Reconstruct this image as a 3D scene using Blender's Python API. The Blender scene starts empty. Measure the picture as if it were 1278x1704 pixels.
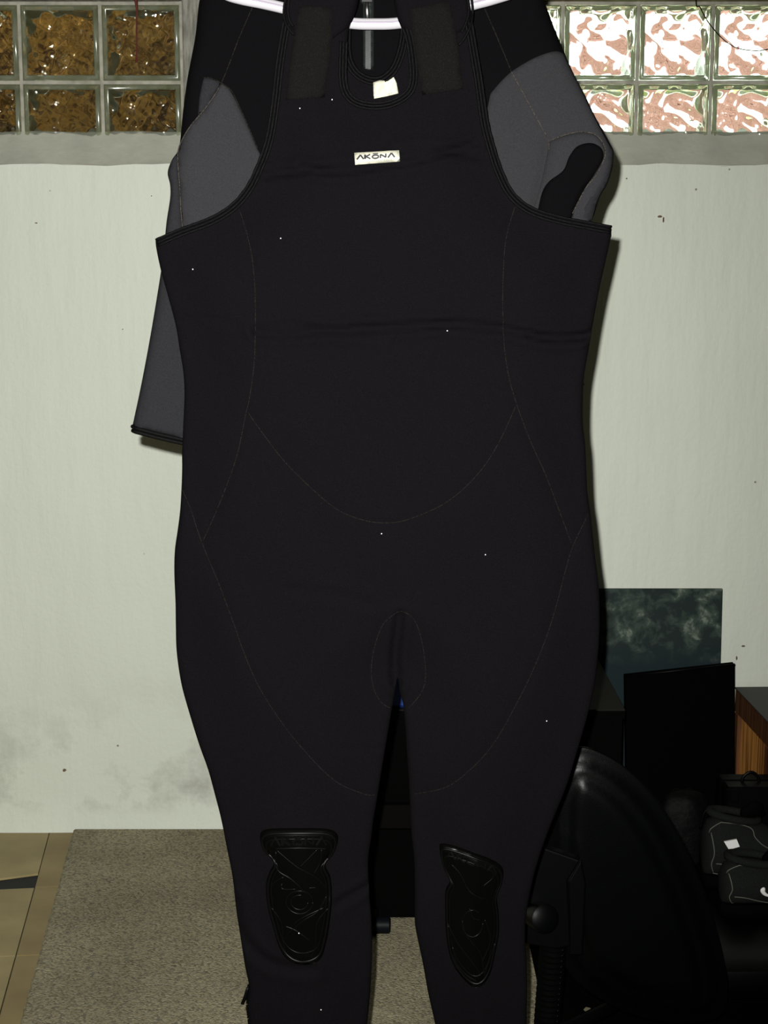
import bpy, math, random
import numpy as np
from mathutils import Vector, Matrix
from mathutils.geometry import delaunay_2d_cdt
random.seed(4)
C = bpy.context.scene.collection
S = bpy.context.scene

# ------------------------------------------------------------------ camera
F, PITCH, CAMZ = 2500.0, math.radians(9.5), 1.31
cam = bpy.data.objects.new('camera', bpy.data.cameras.new('camera'))
C.objects.link(cam); S.camera = cam
cam.location = (0, 0, CAMZ)
cam.rotation_euler = (math.radians(90) - PITCH, 0, 0)
cam.data.sensor_fit = 'VERTICAL'; cam.data.sensor_height = 36
cam.data.lens = F / 1704 * 36
cam.data.clip_start = 0.02
# ------------------------------------------------------------------ world: bright overcast daylight outside
w = bpy.data.worlds.new('world'); S.world = w; w.use_nodes = True
bg = w.node_tree.nodes['Background']
bg.inputs[0].default_value = (0.93, 1.0, 1.0, 1); bg.inputs[1].default_value = 6.5
# ------------------------------------------------------------------ camera flash
fl = bpy.data.objects.new('camera_flash', bpy.data.lights.new('camera_flash', 'SPOT'))
C.objects.link(fl)
fl.data.energy = 375; fl.data.shadow_soft_size = 0.008
fl.data.color = (1.0, 1.0, 0.96)
fl.data.spot_size = math.radians(82); fl.data.spot_blend = 1.0
fl.location = (-0.030, 0.0, CAMZ + 0.045)
fl.rotation_euler = (math.radians(90 - 7.5), 0, math.radians(8))
# ------------------------------------------------------------------ exposure
S.view_settings.view_transform = 'Standard'; S.view_settings.look = 'None'
S.view_settings.exposure = 0.0; S.view_settings.gamma = 1.0
S.view_settings.use_curve_mapping = False

# ------------------------------------------------------------------ helpers
def ray(px, py):
    dx, dy = (px - 639) / F, (852 - py) / F
    c, s = math.cos(PITCH), math.sin(PITCH)
    return Vector((dx, c + dy * s, -s + dy * c))
def P(px, py, Y):
    d = ray(px, py); return Vector((0, 0, CAMZ)) + d * (Y / d.y)
def PF(px, py, z=0.0):
    d = ray(px, py); return Vector((0, 0, CAMZ)) + d * ((z - CAMZ) / d.z)
def inv(v):
    c, s = math.cos(PITCH), math.sin(PITCH)
    z = v.z - CAMZ; f = v.y * c - z * s; u = v.y * s + z * c
    return 639 + F * v.x / f, 852 - F * u / f

def tag(o, label=None, cat=None, group=None, kind=None):
    if label: o['label'] = label
    if cat: o['category'] = cat
    if group: o['group'] = group
    if kind: o['kind'] = kind
    return o
def empty(name, loc, label=None, cat=None, group=None, kind=None):
    o = bpy.data.objects.new(name, None); C.objects.link(o); o.location = loc
    o.empty_display_size = 0.05
    return tag(o, label, cat, group, kind)
def setparent(o, p):
    o.parent = p
    if p.type == 'EMPTY': o.matrix_parent_inverse = (Matrix.Translation(p.location) @ p.rotation_euler.to_matrix().to_4x4()).inverted()
def link(name, verts, faces, mat, parent=None, smooth=True):
    m = bpy.data.meshes.new(name); m.from_pydata([tuple(v) for v in verts], [], faces)
    m.validate(); m.update()
    if smooth: m.polygons.foreach_set('use_smooth', [True] * len(m.polygons))
    m.materials.append(mat)
    o = bpy.data.objects.new(name, m); C.objects.link(o)
    if parent: setparent(o, parent)
    return o

class MB:
    def __init__(s): s.v = []; s.f = []
    def add(s, vs, fs):
        n = len(s.v); s.v += [Vector(v) for v in vs]; s.f += [tuple(i + n for i in f) for f in fs]; return s
    def box(s, a, b, bev=0.0, M=None):
        x0, y0, z0 = a; x1, y1, z1 = b
        if bev <= 0:
            vs = [(x, y, z) for x in (x0, x1) for y in (y0, y1) for z in (z0, z1)]
            fs = [(0,1,3,2),(4,6,7,5),(0,4,5,1),(2,3,7,6),(0,2,6,4),(1,5,7,3)]
        else:
            vs, idx = [], {}
            for i, (x, sx) in enumerate(((x0, 1), (x1, -1))):
                for j, (y, sy) in enumerate(((y0, 1), (y1, -1))):
                    for k, (z, sz) in enumerate(((z0, 1), (z1, -1))):
                        idx[i, j, k] = len(vs)
                        vs += [(x, y + sy*bev, z + sz*bev), (x + sx*bev, y, z + sz*bev), (x + sx*bev, y + sy*bev, z)]
            g = lambda i, j, k, a: idx[i, j, k] + a
            fs = []
            for i in (0, 1):
                fs.append(tuple(g(i, j, k, 0) for j, k in ((0,0),(0,1),(1,1),(1,0))))
                fs.append(tuple(g(j, i, k, 1) for j, k in ((0,0),(0,1),(1,1),(1,0))))
                fs.append(tuple(g(j, k, i, 2) for j, k in ((0,0),(0,1),(1,1),(1,0))))
            for a_ in (0, 1):
                for b_ in (0, 1):
                    fs.append((g(0,a_,b_,1), g(1,a_,b_,1), g(1,a_,b_,2), g(0,a_,b_,2)))
                    fs.append((g(a_,0,b_,0), g(a_,1,b_,0), g(a_,1,b_,2), g(a_,0,b_,2)))
                    fs.append((g(a_,b_,0,0), g(a_,b_,1,0), g(a_,b_,1,1), g(a_,b_,0,1)))
            for key in idx: fs.append((idx[key], idx[key]+1, idx[key]+2))
        if M is not None: vs = [M @ Vector(v) for v in vs]
        return s.add(vs, fs)
    def tube(s, pts, r, n=8, flat=1.0, closed=False, cap=True):
        pts = [Vector(p) for p in pts]; m = len(pts)
        rs = r if isinstance(r, (list, tuple)) else [r] * m
        vs = []; up = None
        for i, p in enumerate(pts):
            a = pts[i-1] if (i > 0 or closed) else p
            b = pts[(i+1) % m] if (i < m-1 or closed) else p
            t = (b - a).normalized()
            if up is None:
                up = Vector((0, -1, 0)) if abs(t.y) < .8 else Vector((0, 0, 1))
            sd = t.cross(up).normalized(); up = sd.cross(t).normalized()
            for k in range(n):
                q = 2*math.pi*k/n
                vs.append(p + (sd*math.cos(q) + up*math.sin(q)*flat) * rs[i])
        fs = []
        for i in range(m if closed else m-1):
            j = (i+1) % m
            for k in range(n):
                fs.append((i*n+k, i*n+(k+1)%n, j*n+(k+1)%n, j*n+k))
        if cap and not closed:
            fs.append(tuple(range(n))[::-1]); fs.append(tuple((m-1)*n+k for k in range(n)))
        return s.add(vs, fs)
    def loft(s, rings, cap=True):
        n = len(rings[0]); vs = [v for r_ in rings for v in r_]; fs = []
        for i in range(len(rings)-1):
            for k in range(n): fs.append((i*n+k, i*n+(k+1)%n, (i+1)*n+(k+1)%n, (i+1)*n+k))
        if cap: fs += [tuple(range(n))[::-1], tuple((len(rings)-1)*n+k for k in range(n))]
        return s.add(vs, fs)
    def build(s, name, mat, parent=None, smooth=False):
        o = link(name, s.v, s.f, mat, parent, smooth)
        if smooth == 'auto':
            o.data.polygons.foreach_set('use_smooth', [True]*len(o.data.polygons))
            try: o.data.set_sharp_from_angle(angle=math.radians(40))
            except Exception: pass
        return o

def sm(pts, n=6, closed=False):
    """Catmull-Rom through the points"""
    p = [np.array(q, float) for q in pts]; out = []; m = len(p)
    for i in range(m if closed else m-1):
        if closed: a, b, c, d = p[i-1], p[i], p[(i+1) % m], p[(i+2) % m]
        else: a, b, c, d = p[max(i-1, 0)], p[i], p[i+1], p[min(i+2, m-1)]
        for k in range(n):
            t = k/n
            out.append(tuple(0.5*((2*b) + (-a+c)*t + (2*a-5*b+4*c-d)*t*t + (-a+3*b-3*c+d)*t**3)))
    if not closed: out.append(tuple(p[-1]))
    return out
def resample(pts, step, closed=False):
    p = [np.array(q, float) for q in pts]
    if closed: p.append(p[0])
    out = [p[0]]
    for a, b in zip(p, p[1:]):
        L = np.linalg.norm(b-a)
        if L < 1e-6: continue
        k = max(1, int(math.ceil(L/step)))
        for i in range(1, k+1): out.append(a + (b-a)*i/k)
    if closed: out = out[:-1]
    # thin points that come too close
    res = [out[0]]
    for q in out[1:]:
        if np.linalg.norm(q-res[-1]) > step*0.35: res.append(q)
    return [tuple(q) for q in res]
def segdist(Q, poly, closed):
    Q = np.asarray(Q, float); A = np.asarray(poly, float)
    B = np.roll(A, -1, 0) if closed else A[1:]
    if not closed: A = A[:-1]
    best = np.full(len(Q), 1e9)
    for a, b in zip(A, B):
        d = b-a; L = max((d*d).sum(), 1e-9)
        t = np.clip(((Q-a)@d)/L, 0, 1)
        best = np.minimum(best, np.hypot(*(Q-(a+t[:, None]*d)).T))
    return best
def inside(Q, poly):
    Q = np.asarray(Q, float); x, y = Q[:, 0], Q[:, 1]; r = np.zeros(len(Q), bool)
    n = len(poly)
    for i in range(n):
        x0, y0 = poly[i]; x1, y1 = poly[(i+1) % n]
        c = (y0 > y) != (y1 > y)
        with np.errstate(divide='ignore', invalid='ignore'):
            xi = (x1-x0)*(y-y0)/(y1-y0 if y1 != y0 else 1e-9)+x0
        r ^= c & (x < xi)
    return r
def offset_path(pts, d):
    p = np.asarray(pts, float); t = np.gradient(p, axis=0)
    t /= np.maximum(np.hypot(*t.T), 1e-6)[:, None]
    return [tuple(q) for q in p + np.stack([-t[:, 1], t[:, 0]], 1)*d]

class Cloth:
    """soft flat garment piece hanging in the plane y=Y (or lying on another piece), rounded edge, real thickness"""
    def __init__(s, outline, Y=2.0, front=0.006, back=None, R=16, bulge=0.0, BR=130, relief=None, base=None, step=8, lift=0.0):
        s.o = resample(outline, step, True); s.Y = Y; s.f = front; s.b = front if back is None else back
        s.R = R; s.bu = bulge; s.BR = BR; s.rel = relief; s.base = base; s.step = step; s.lift = lift
    def y(s, Q, side=-1):
        Q = np.asarray(Q, float).reshape(-1, 2)
        d = segdist(Q, s.o, True); ins = inside(Q, s.o); d = np.where(ins, d, 0)
        t = np.clip(d/s.R, 0, 1); pr = np.sqrt(np.clip(1-(1-t)**2, 0, 1))
        u = np.clip(d/s.BR, 0, 1); bb = s.bu*(u*u*(3-2*u))
        base = s.base.y(Q) - s.lift if s.base is not None else np.full(len(Q), s.Y)
        if side < 0:
            r = s.rel(Q) if s.rel else 0
            return base - s.f*pr - bb - r*pr
        return base + s.b*pr + bb*0.6*(s.base is None)
    def at(s, px, py, lift=0.0):
        y = float(s.y([(px, py)])[0]) - lift
        q = P(px, py, s.Y if s.base is None else s.root().Y); return Vector((q.x, y, q.z))
    def root(s): return s if s.base is None else s.base.root()
    def path(s, pts, lift=0.0):
        ys = s.y(pts); out = []
        for (px, py), y in zip(pts, ys):
            q = P(px, py, s.root().Y); out.append(Vector((q.x, y - lift, q.z)))
        return out
    def build(s, name, mat, parent=None):
        B = s.o; A = np.array(B); x0, y0 = A.min(0); x1, y1 = A.max(0)
        gx, gy = np.meshgrid(np.arange(x0, x1, s.step), np.arange(y0, y1, s.step))
        gx = gx + (np.arange(gx.shape[0]) % 2)[:, None]*s.step*0.5
        G = np.stack([gx.ravel(), gy.ravel()], 1)
        G = G[inside(G, B)]; G = G[segdist(G, B, True) > s.step*0.45]
        # extra ring near the edge for the rounding
        nb = len(B)
        if s.R >= 10:       # rings that follow the edge, so that the rounding stays even
            G = G[segdist(G, B, True) > s.R*1.05]; rs_ = []
            area = sum(B[i-1][0]*B[i][1]-B[i][0]*B[i-1][1] for i in range(nb))
            t_ = np.roll(A, -1, 0)-np.roll(A, 1, 0); t_ /= np.maximum(np.hypot(*t_.T), 1e-6)[:, None]
            nn = np.stack([-t_[:, 1], t_[:, 0]], 1)*(1 if area > 0 else -1)
            for fr_ in (.12, .38, .75):
                dd_ = s.R*fr_; q_ = A+nn*dd_; ok = inside(q_, B) & (segdist(q_, B, True) > dd_*.93)
                for c_ in q_[ok]:
                    rs_.append(c_)
            if rs_:
                rs_ = np.array(rs_); keep = []; cell = {}
                for i, c_ in enumerate(rs_):
                    k_ = (int(c_[0]//2.2), int(c_[1]//2.2))
                    if all(np.hypot(*(c_-rs_[j])) > 1.8 for a_ in (-1, 0, 1) for b_ in (-1, 0, 1) for j in cell.get((k_[0]+a_, k_[1]+b_), ())):
                        cell.setdefault(k_, []).append(i); keep.append(i)
                G = np.concatenate([G, rs_[keep]]) if len(G) else rs_[keep]
        V = [Vector(q) for q in B] + [Vector(q) for q in G]
        r = delaunay_2d_cdt(V, [], [list(range(nb))], 1, 1e-4)
        co, faces, orig = r[0], r[2], r[3]
        Q = np.array([(c.x, c.y) for c in co])
        d = segdist(Q, B, True); edge = d < 1e-2
        yf, yb = s.y(Q, -1), s.y(Q, 1)
        RY = s.root().Y
        base = [P(a, b, RY) for a, b in Q]
        verts = [Vector((p.x, yf[i], p.z)) for i, p in enumerate(base)]
        bi = {}
        for i, p in enumerate(base):
            if edge[i] and s.base is None: bi[i] = i
            else: bi[i] = len(verts); verts.append(Vector((p.x, yb[i], p.z)))
        fs = []
        for f in faces:
            a, b, c = (Q[i] for i in f[:3])
            cr = (b[0]-a[0])*(c[1]-a[1]) - (b[1]-a[1])*(c[0]-a[0])
            f = tuple(f) if cr < 0 else tuple(f)[::-1]
            # pixel y is down: cr<0 is counter-clockwise seen from the camera
            fs.append(f)
            g = tuple(bi[i] for i in f[::-1])
            if g != f[::-1]: fs.append(g)
        if s.base is not None:
            E = {}
            for f in faces:
                for i in range(3):
                    k = (f[i], f[(i+1) % 3]); E[k] = E.get(k, 0)+1
            for (a, b) in E:
                if (b, a) not in E: fs.append((a, b, bi[b], bi[a]))
        return link(name, verts, fs, mat, parent)

# ------------------------------------------------------------------ materials
def mat(name, col, rough=0.6, spec=0.5, noise=None, bump=None, metal=0.0, **kw):
    m = bpy.data.materials.new(name); m.use_nodes = True; nt = m.node_tree; n = nt.nodes; L = nt.links
    b = n['Principled BSDF']; b.inputs['Base Color'].default_value = (*col, 1)
    b.inputs['Roughness'].default_value = rough; b.inputs['Specular IOR Level'].default_value = spec
    b.inputs['Metallic'].default_value = metal
    for k, v in kw.items(): b.inputs[k].default_value = v
    tc = n.new('ShaderNodeTexCoord')
    if noise:      # (scale, colour2, contrast lo, hi, stretch)
        sc, c2, lo, hi = noise[:4]; st = noise[4] if len(noise) > 4 else (1, 1, 1)
        mp = n.new('ShaderNodeMapping'); mp.inputs['Scale'].default_value = st
        L.new(tc.outputs['Object'], mp.inputs[0])
        t = n.new('ShaderNodeTexNoise'); t.inputs['Scale'].default_value = sc; t.inputs['Detail'].default_value = 6
        L.new(mp.outputs[0], t.inputs['Vector'])
        r = n.new('ShaderNodeValToRGB'); r.color_ramp.elements[0].position = lo; r.color_ramp.elements[1].position = hi
        r.color_ramp.elements[0].color = (*col, 1); r.color_ramp.elements[1].color = (*c2, 1)
        L.new(t.outputs['Fac'], r.inputs[0]); L.new(r.outputs[0], b.inputs['Base Color'])
    if bump:       # (scale, strength, distance)
        t = n.new('ShaderNodeTexNoise'); t.inputs['Scale'].default_value = bump[0]; t.inputs['Detail'].default_value = 5
        L.new(tc.outputs['Object'], t.inputs['Vector'])
        bp = n.new('ShaderNodeBump'); bp.inputs['Strength'].default_value = bump[1]; bp.inputs['Distance'].default_value = bump[2]
        L.new(t.outputs['Fac'], bp.inputs['Height']); L.new(bp.outputs[0], b.inputs['Normal'])
    return m

M_neo = mat('black neoprene', (0.0027, 0.0023, 0.0029), 0.85, 0.04, noise=(900, (0.0050, 0.0042, 0.0052), .35, .75), bump=(700, .35, .0008))
M_neo2 = mat('jacket black neoprene', (0.0018, 0.0016, 0.0020), 0.85, 0.04, noise=(900, (0.0028, 0.0024, 0.0030), .35, .75), bump=(700, .35, .0008))
M_grey = mat('grey neoprene', (0.021, 0.021, 0.0235), 0.9, 0.08, noise=(700, (0.029, 0.0285, 0.031), .35, .7), bump=(700, .35, .0008))
M_grey2 = mat('charcoal neoprene', (0.0145, 0.0145, 0.0165), 0.9, 0.08, noise=(700, (0.021, 0.0205, 0.023), .35, .7), bump=(700, .35, .0008))
M_bind = mat('black binding tape', (0.0016, 0.0015, 0.0017), 0.65, 0.10, bump=(900, .6, .001))
M_seam = mat('seam thread', (0.019, 0.0165, 0.013), 0.8, 0.05, noise=(500, (0.005, 0.0045, 0.004), .4, .6))
M_seamg = mat('pale seam thread', (0.07, 0.06, 0.048), 0.8, 0.1, noise=(500, (0.02, 0.018, 0.015), .4, .6))
M_velcro = mat('hook tape', (0.0068, 0.0063, 0.0058), 0.95, 0.05, noise=(1200, (0.0170, 0.0160, 0.0145), .5, .72), bump=(1500, .9, .002))
M_rubber = mat('black rubber', (0.0013, 0.0013, 0.0011), 0.30, 0.08, bump=(120, .10, .001))
M_rib = mat('rubber relief', (0.0021, 0.0022, 0.0019), 0.33, 0.12)
M_label = mat('white woven label', (0.62, 0.60, 0.48), 0.7, 0.3, noise=(60, (0.52, 0.50, 0.39), .4, .7))
M_ink = mat('black label ink', (0.02, 0.02, 0.03), 0.7)
M_inkg = mat('grey label ink', (0.30, 0.30, 0.30), 0.7)
M_hang = mat('white plastic', (0.50, 0.48, 0.51), 0.35, 0.5)
M_zip = mat('zip tape', (0.012, 0.015, 0.013), 0.5, 0.25, bump=(900, .6, .001))
M_zipt = mat('zip teeth', (0.016, 0.017, 0.016), 0.3, 0.3)
M_metal = mat('dull metal', (0.25, 0.25, 0.25), 0.35, metal=1.0)
M_bplas = mat('black plastic', (0.0008, 0.0009, 0.0010), 0.42, 0.10, bump=(500, .12, .0006))
M_bmatte = mat('matt black', (0.0006, 0.0005, 0.0005), 0.8, 0.04)
M_screen = mat('dull black panel', (0.0003, 0.0002, 0.0002), 0.8, 0.03)
M_boxtop = mat('greyish black laminate', (0.010, 0.0095, 0.008), 0.7, 0.1, noise=(30, (0.013, 0.012, 0.010), .4, .7))  # greyer tone, only for the top sheet of the black stand
M_leather = mat('black leatherette', (0.0006, 0.0007, 0.0008), 0.36, 0.13, bump=(420, .25, .0007))
M_suede = mat('black suede', (0.0085, 0.0095, 0.0085), 0.9, 0.05, noise=(500, (0.013, 0.0145, 0.013), .4, .7), bump=(600, .4, .001))
M_pipe = mat('pale piping', (0.09, 0.09, 0.07), 0.7)
M_white = mat('white mark', (0.8, 0.78, 0.76), 0.5)
M_blue = mat('blue plastic', (0.008, 0.035, 0.22), 0.4, 0.5)
M_red = mat('red brown string', (0.10, 0.012, 0.004), 0.8)
M_steel = mat('galvanised pipe', (0.3, 0.3, 0.3), 0.4, metal=1.0)
M_joist = mat('rough joist wood', (0.20, 0.14, 0.08), 0.8, noise=(8, (0.12, 0.08, 0.045), .4, .6, (1, 10, 10)))
M_rubwhite = mat('pale sole foam', (0.30, 0.29, 0.20), 0.7)

def wallmat(name, base, base2, stain_z=None):
    m = mat(name, base, 0.62, 0.35); nt = m.node_tree; n = nt.nodes; L = nt.links; b = n['Principled BSDF']
    tc = n.new('ShaderNodeTexCoord')
    t1 = n.new('ShaderNodeTexNoise'); t1.inputs['Scale'].default_value = 1.6; t1.inputs['Detail'].default_value = 7
    L.new(tc.outputs['Object'], t1.inputs['Vector'])
    r1 = n.new('ShaderNodeValToRGB'); r1.color_ramp.elements[0].position = .35; r1.color_ramp.elements[1].position = .65
    r1.color_ramp.elements[0].color = (*base, 1); r1.color_ramp.elements[1].color = (*base2, 1)
    L.new(t1.outputs['Fac'], r1.inputs[0])
    # small dark specks in the paint
    v = n.new('ShaderNodeTexVoronoi'); v.inputs['Scale'].default_value = 11; v.feature = 'F1'
    L.new(tc.outputs['Object'], v.inputs['Vector'])
    r2 = n.new('ShaderNodeValToRGB'); r2.color_ramp.elements[0].position = .018; r2.color_ramp.elements[1].position = .035
    L.new(v.outputs['Distance'], r2.inputs[0])
    mx = n.new('ShaderNodeMixRGB'); mx.inputs[1].default_value = (0.22, 0.19, 0.14, 1)
    L.new(r2.outputs[0], mx.inputs[0]); L.new(r1.outputs[0], mx.inputs[2])
    out = mx.outputs[0]
    if stain_z:    # grey damp stain low on the wall
        sx = n.new('ShaderNodeSeparateXYZ'); L.new(tc.outputs['Object'], sx.inputs[0])
        a = n.new('ShaderNodeMapRange'); a.interpolation_type = 'SMOOTHSTEP'
        a.inputs['From Min'].default_value = stain_z; a.inputs['From Max'].default_value = 0.05
        L.new(sx.outputs['Z'], a.inputs['Value'])
        a2 = n.new('ShaderNodeMapRange'); a2.interpolation_type = 'SMOOTHSTEP'
        a2.inputs['From Min'].default_value = 0.035; a2.inputs['From Max'].default_value = 0.075
        L.new(sx.outputs['Z'], a2.inputs['Value'])
        t3 = n.new('ShaderNodeTexNoise'); t3.inputs['Scale'].default_value = 5; t3.inputs['Detail'].default_value = 8; t3.inputs['Roughness'].default_value = .65
        L.new(tc.outputs['Object'], t3.inputs['Vector'])
        r3 = n.new('ShaderNodeValToRGB'); r3.color_ramp.elements[0].position = .46; r3.color_ramp.elements[1].position = .68
        L.new(t3.outputs['Fac'], r3.inputs[0])
        m1 = n.new('ShaderNodeMath'); m1.operation = 'MULTIPLY'; L.new(a.outputs[0], m1.inputs[0]); L.new(r3.outputs[0], m1.inputs[1])
        m2 = n.new('ShaderNodeMath'); m2.operation = 'MULTIPLY'; L.new(m1.outputs[0], m2.inputs[0]); L.new(a2.outputs[0], m2.inputs[1])
        m3 = n.new('ShaderNodeMath'); m3.operation = 'MULTIPLY'; L.new(m2.outputs[0], m3.inputs[0]); m3.inputs[1].default_value = .75
        m4 = n.new('ShaderNodeMixRGB'); m4.inputs[2].default_value = (0.22, 0.21, 0.18, 1)
        L.new(m3.outputs[0], m4.inputs[0]); L.new(out, m4.inputs[1]); out = m4.outputs[0]
    L.new(out, b.inputs['Base Color'])
    tb = n.new('ShaderNodeTexNoise'); tb.inputs['Scale'].default_value = 90; tb.inputs['Detail'].default_value = 4
    L.new(tc.outputs['Object'], tb.inputs['Vector'])
    tb2 = n.new('ShaderNodeTexNoise'); tb2.inputs['Scale'].default_value = 9; tb2.inputs['Detail'].default_value = 6
    mpz = n.new('ShaderNodeMapping'); mpz.inputs['Scale'].default_value = (2.5, 1, .5)
    L.new(tc.outputs['Object'], mpz.inputs[0]); L.new(mpz.outputs[0], tb2.inputs['Vector'])
    ad = n.new('ShaderNodeMath'); ad.operation = 'MULTIPLY_ADD'; ad.inputs[1].default_value = 4.0
    L.new(tb2.outputs['Fac'], ad.inputs[0]); L.new(tb.outputs['Fac'], ad.inputs[2])
    bp = n.new('ShaderNodeBump'); bp.inputs['Strength'].default_value = .35; bp.inputs['Distance'].default_value = .003
    L.new(ad.outputs[0], bp.inputs['Height']); L.new(bp.outputs[0], b.inputs['Normal'])
    return m
M_wall = wallmat('painted masonry', (0.61, 0.64, 0.545), (0.65, 0.68, 0.585), 0.42)
M_wall2 = wallmat('painted masonry plain', (0.58, 0.61, 0.52), (0.62, 0.65, 0.56))
M_sill = mat('dusty painted mortar', (0.50, 0.50, 0.42), 0.75, 0.2, noise=(14, (0.42, 0.425, 0.355), .4, .7), bump=(60, .4, .003))
M_mortar = mat('grey mortar', (0.40, 0.38, 0.32), 0.85, 0.2, noise=(40, (0.26, 0.25, 0.2), .4, .7), bump=(160, .6, .002))
M_post = mat('rough grey concrete', (0.30, 0.29, 0.25), 0.9, 0.2, noise=(30, (0.16, 0.155, 0.13), .4, .65, (4, 1, .6)), bump=(120, .8, .004))
M_ceil = mat('basement ceiling', (0.25, 0.23, 0.2), 0.9)
M_slab = mat('dark slab', (0.006, 0.006, 0.006), 0.8, bump=(80, .3, .002))
M_tile = mat('ochre vinyl tile', (0.330, 0.262, 0.120), 0.55, 0.4, noise=(7, (0.235, 0.18, 0.08), .38, .68), bump=(60, .2, .001))
M_tile2 = mat('browned vinyl tile', (0.275, 0.205, 0.085), 0.55, 0.4, noise=(7, (0.20, 0.145, 0.06), .38, .68), bump=(60, .2, .001))

def carpetmat():
    m = mat('flecked carpet', (0.25, 0.21, 0.16), 0.95, 0.1); nt = m.node_tree; n = nt.nodes; L = nt.links; b = n['Principled BSDF']
    tc = n.new('ShaderNodeTexCoord')
    v = n.new('ShaderNodeTexVoronoi'); v.inputs['Scale'].default_value = 240; L.new(tc.outputs['Object'], v.inputs['Vector'])
    r = n.new('ShaderNodeValToRGB'); cr = r.color_ramp
    s_ = n.new('ShaderNodeSeparateColor'); L.new(v.outputs['Color'], s_.inputs[0])
    cols = [(0, (.155, .132, .095)), (.22, (.27, .235, .15)), (.5, (.315, .28, .18)), (.75, (.37, .335, .225)), (.93, (.20, .185, .14))]
    cr.elements[0].position = 0; cr.elements[0].color = (*cols[0][1], 1); cr.elements[1].position = .93; cr.elements[1].color = (*cols[4][1], 1)
    for p_, c_ in cols[1:4]:
        e = cr.elements.new(p_); e.color = (*c_, 1)
    L.new(s_.outputs[0], r.inputs[0])
    t = n.new('ShaderNodeTexNoise'); t.inputs['Scale'].default_value = 5; t.inputs['Detail'].default_value = 5; L.new(tc.outputs['Object'], t.inputs['Vector'])
    rr = n.new('ShaderNodeValToRGB'); rr.color_ramp.elements[0].position = .35; rr.color_ramp.elements[1].position = .6
    rr.color_ramp.elements[0].color = (.80, .80, .80, 1); L.new(t.outputs['Fac'], rr.inputs[0])
    mm = n.new('ShaderNodeMixRGB'); mm.blend_type = 'MULTIPLY'; mm.inputs[0].default_value = 1
    L.new(r.outputs[0], mm.inputs[1]); L.new(rr.outputs[0], mm.inputs[2]); L.new(mm.outputs[0], b.inputs['Base Color'])
    bp = n.new('ShaderNodeBump'); bp.inputs['Strength'].default_value = .5; bp.inputs['Distance'].default_value = .003; bp.invert = True
    L.new(v.outputs['Distance'], bp.inputs['Height']); L.new(bp.outputs[0], b.inputs['Normal'])
    return m
M_carpet = carpetmat()

def oakmat(name, c1, c2, sc=(60, 60, 3)):
    m = mat(name, c1, 0.45, 0.4); nt = m.node_tree; n = nt.nodes; L = nt.links; b = n['Principled BSDF']
    tc = n.new('ShaderNodeTexCoord'); mp = n.new('ShaderNodeMapping'); mp.inputs['Scale'].default_value = sc
    L.new(tc.outputs['Object'], mp.inputs[0])
    t = n.new('ShaderNodeTexNoise'); t.inputs['Scale'].default_value = 1.4; t.inputs['Detail'].default_value = 8; t.inputs['Distortion'].default_value = .6
    L.new(mp.outputs[0], t.inputs['Vector'])
    r = n.new('ShaderNodeValToRGB'); r.color_ramp.elements[0].position = .38; r.color_ramp.elements[1].position = .58
    r.color_ramp.elements[0].color = (*c2, 1); r.color_ramp.elements[1].color = (*c1, 1)
    L.new(t.outputs['Fac'], r.inputs[0]); L.new(r.outputs[0], b.inputs['Base Color'])
    return m
M_oak = oakmat('oak panel', (0.75, 0.33, 0.075), (0.24, 0.085, 0.018))
M_oakd = oakmat('dark oak frame', (0.13, 0.052, 0.018), (0.06, 0.022, 0.008))

def boardmat():
    m = mat('smudged green board', (0.02, 0.04, 0.04), 0.6, 0.12); nt = m.node_tree; n = nt.nodes; L = nt.links; b = n['Principled BSDF']
    tc = n.new('ShaderNodeTexCoord')
    mp = n.new('ShaderNodeMapping'); mp.inputs['Scale'].default_value = (1, 1, 1.0); mp.inputs['Rotation'].default_value = (0, .35, 0)
    L.new(tc.outputs['Object'], mp.inputs[0])
    t = n.new('ShaderNodeTexNoise'); t.inputs['Scale'].default_value = 22; t.inputs['Detail'].default_value = 7; t.inputs['Roughness'].default_value = .6; t.inputs['Distortion'].default_value = .25
    L.new(mp.outputs[0], t.inputs['Vector'])
    r = n.new('ShaderNodeValToRGB'); e = r.color_ramp.elements
    e[0].position = .44; e[0].color = (0.011, 0.020, 0.019, 1); e[1].position = .70; e[1].color = (0.22, 0.25, 0.20, 1)
    q = e.new(.56); q.color = (0.040, 0.058, 0.046, 1)
    L.new(t.outputs['Fac'], r.inputs[0])
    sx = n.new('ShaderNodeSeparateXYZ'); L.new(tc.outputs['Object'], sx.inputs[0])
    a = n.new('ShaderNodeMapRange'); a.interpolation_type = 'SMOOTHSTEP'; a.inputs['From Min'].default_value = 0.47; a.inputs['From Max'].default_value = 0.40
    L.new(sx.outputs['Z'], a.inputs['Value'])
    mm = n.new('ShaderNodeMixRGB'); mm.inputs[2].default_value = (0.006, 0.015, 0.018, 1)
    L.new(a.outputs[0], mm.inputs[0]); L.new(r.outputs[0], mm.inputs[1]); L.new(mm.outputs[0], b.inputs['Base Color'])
    return m
M_board = boardmat()

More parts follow.
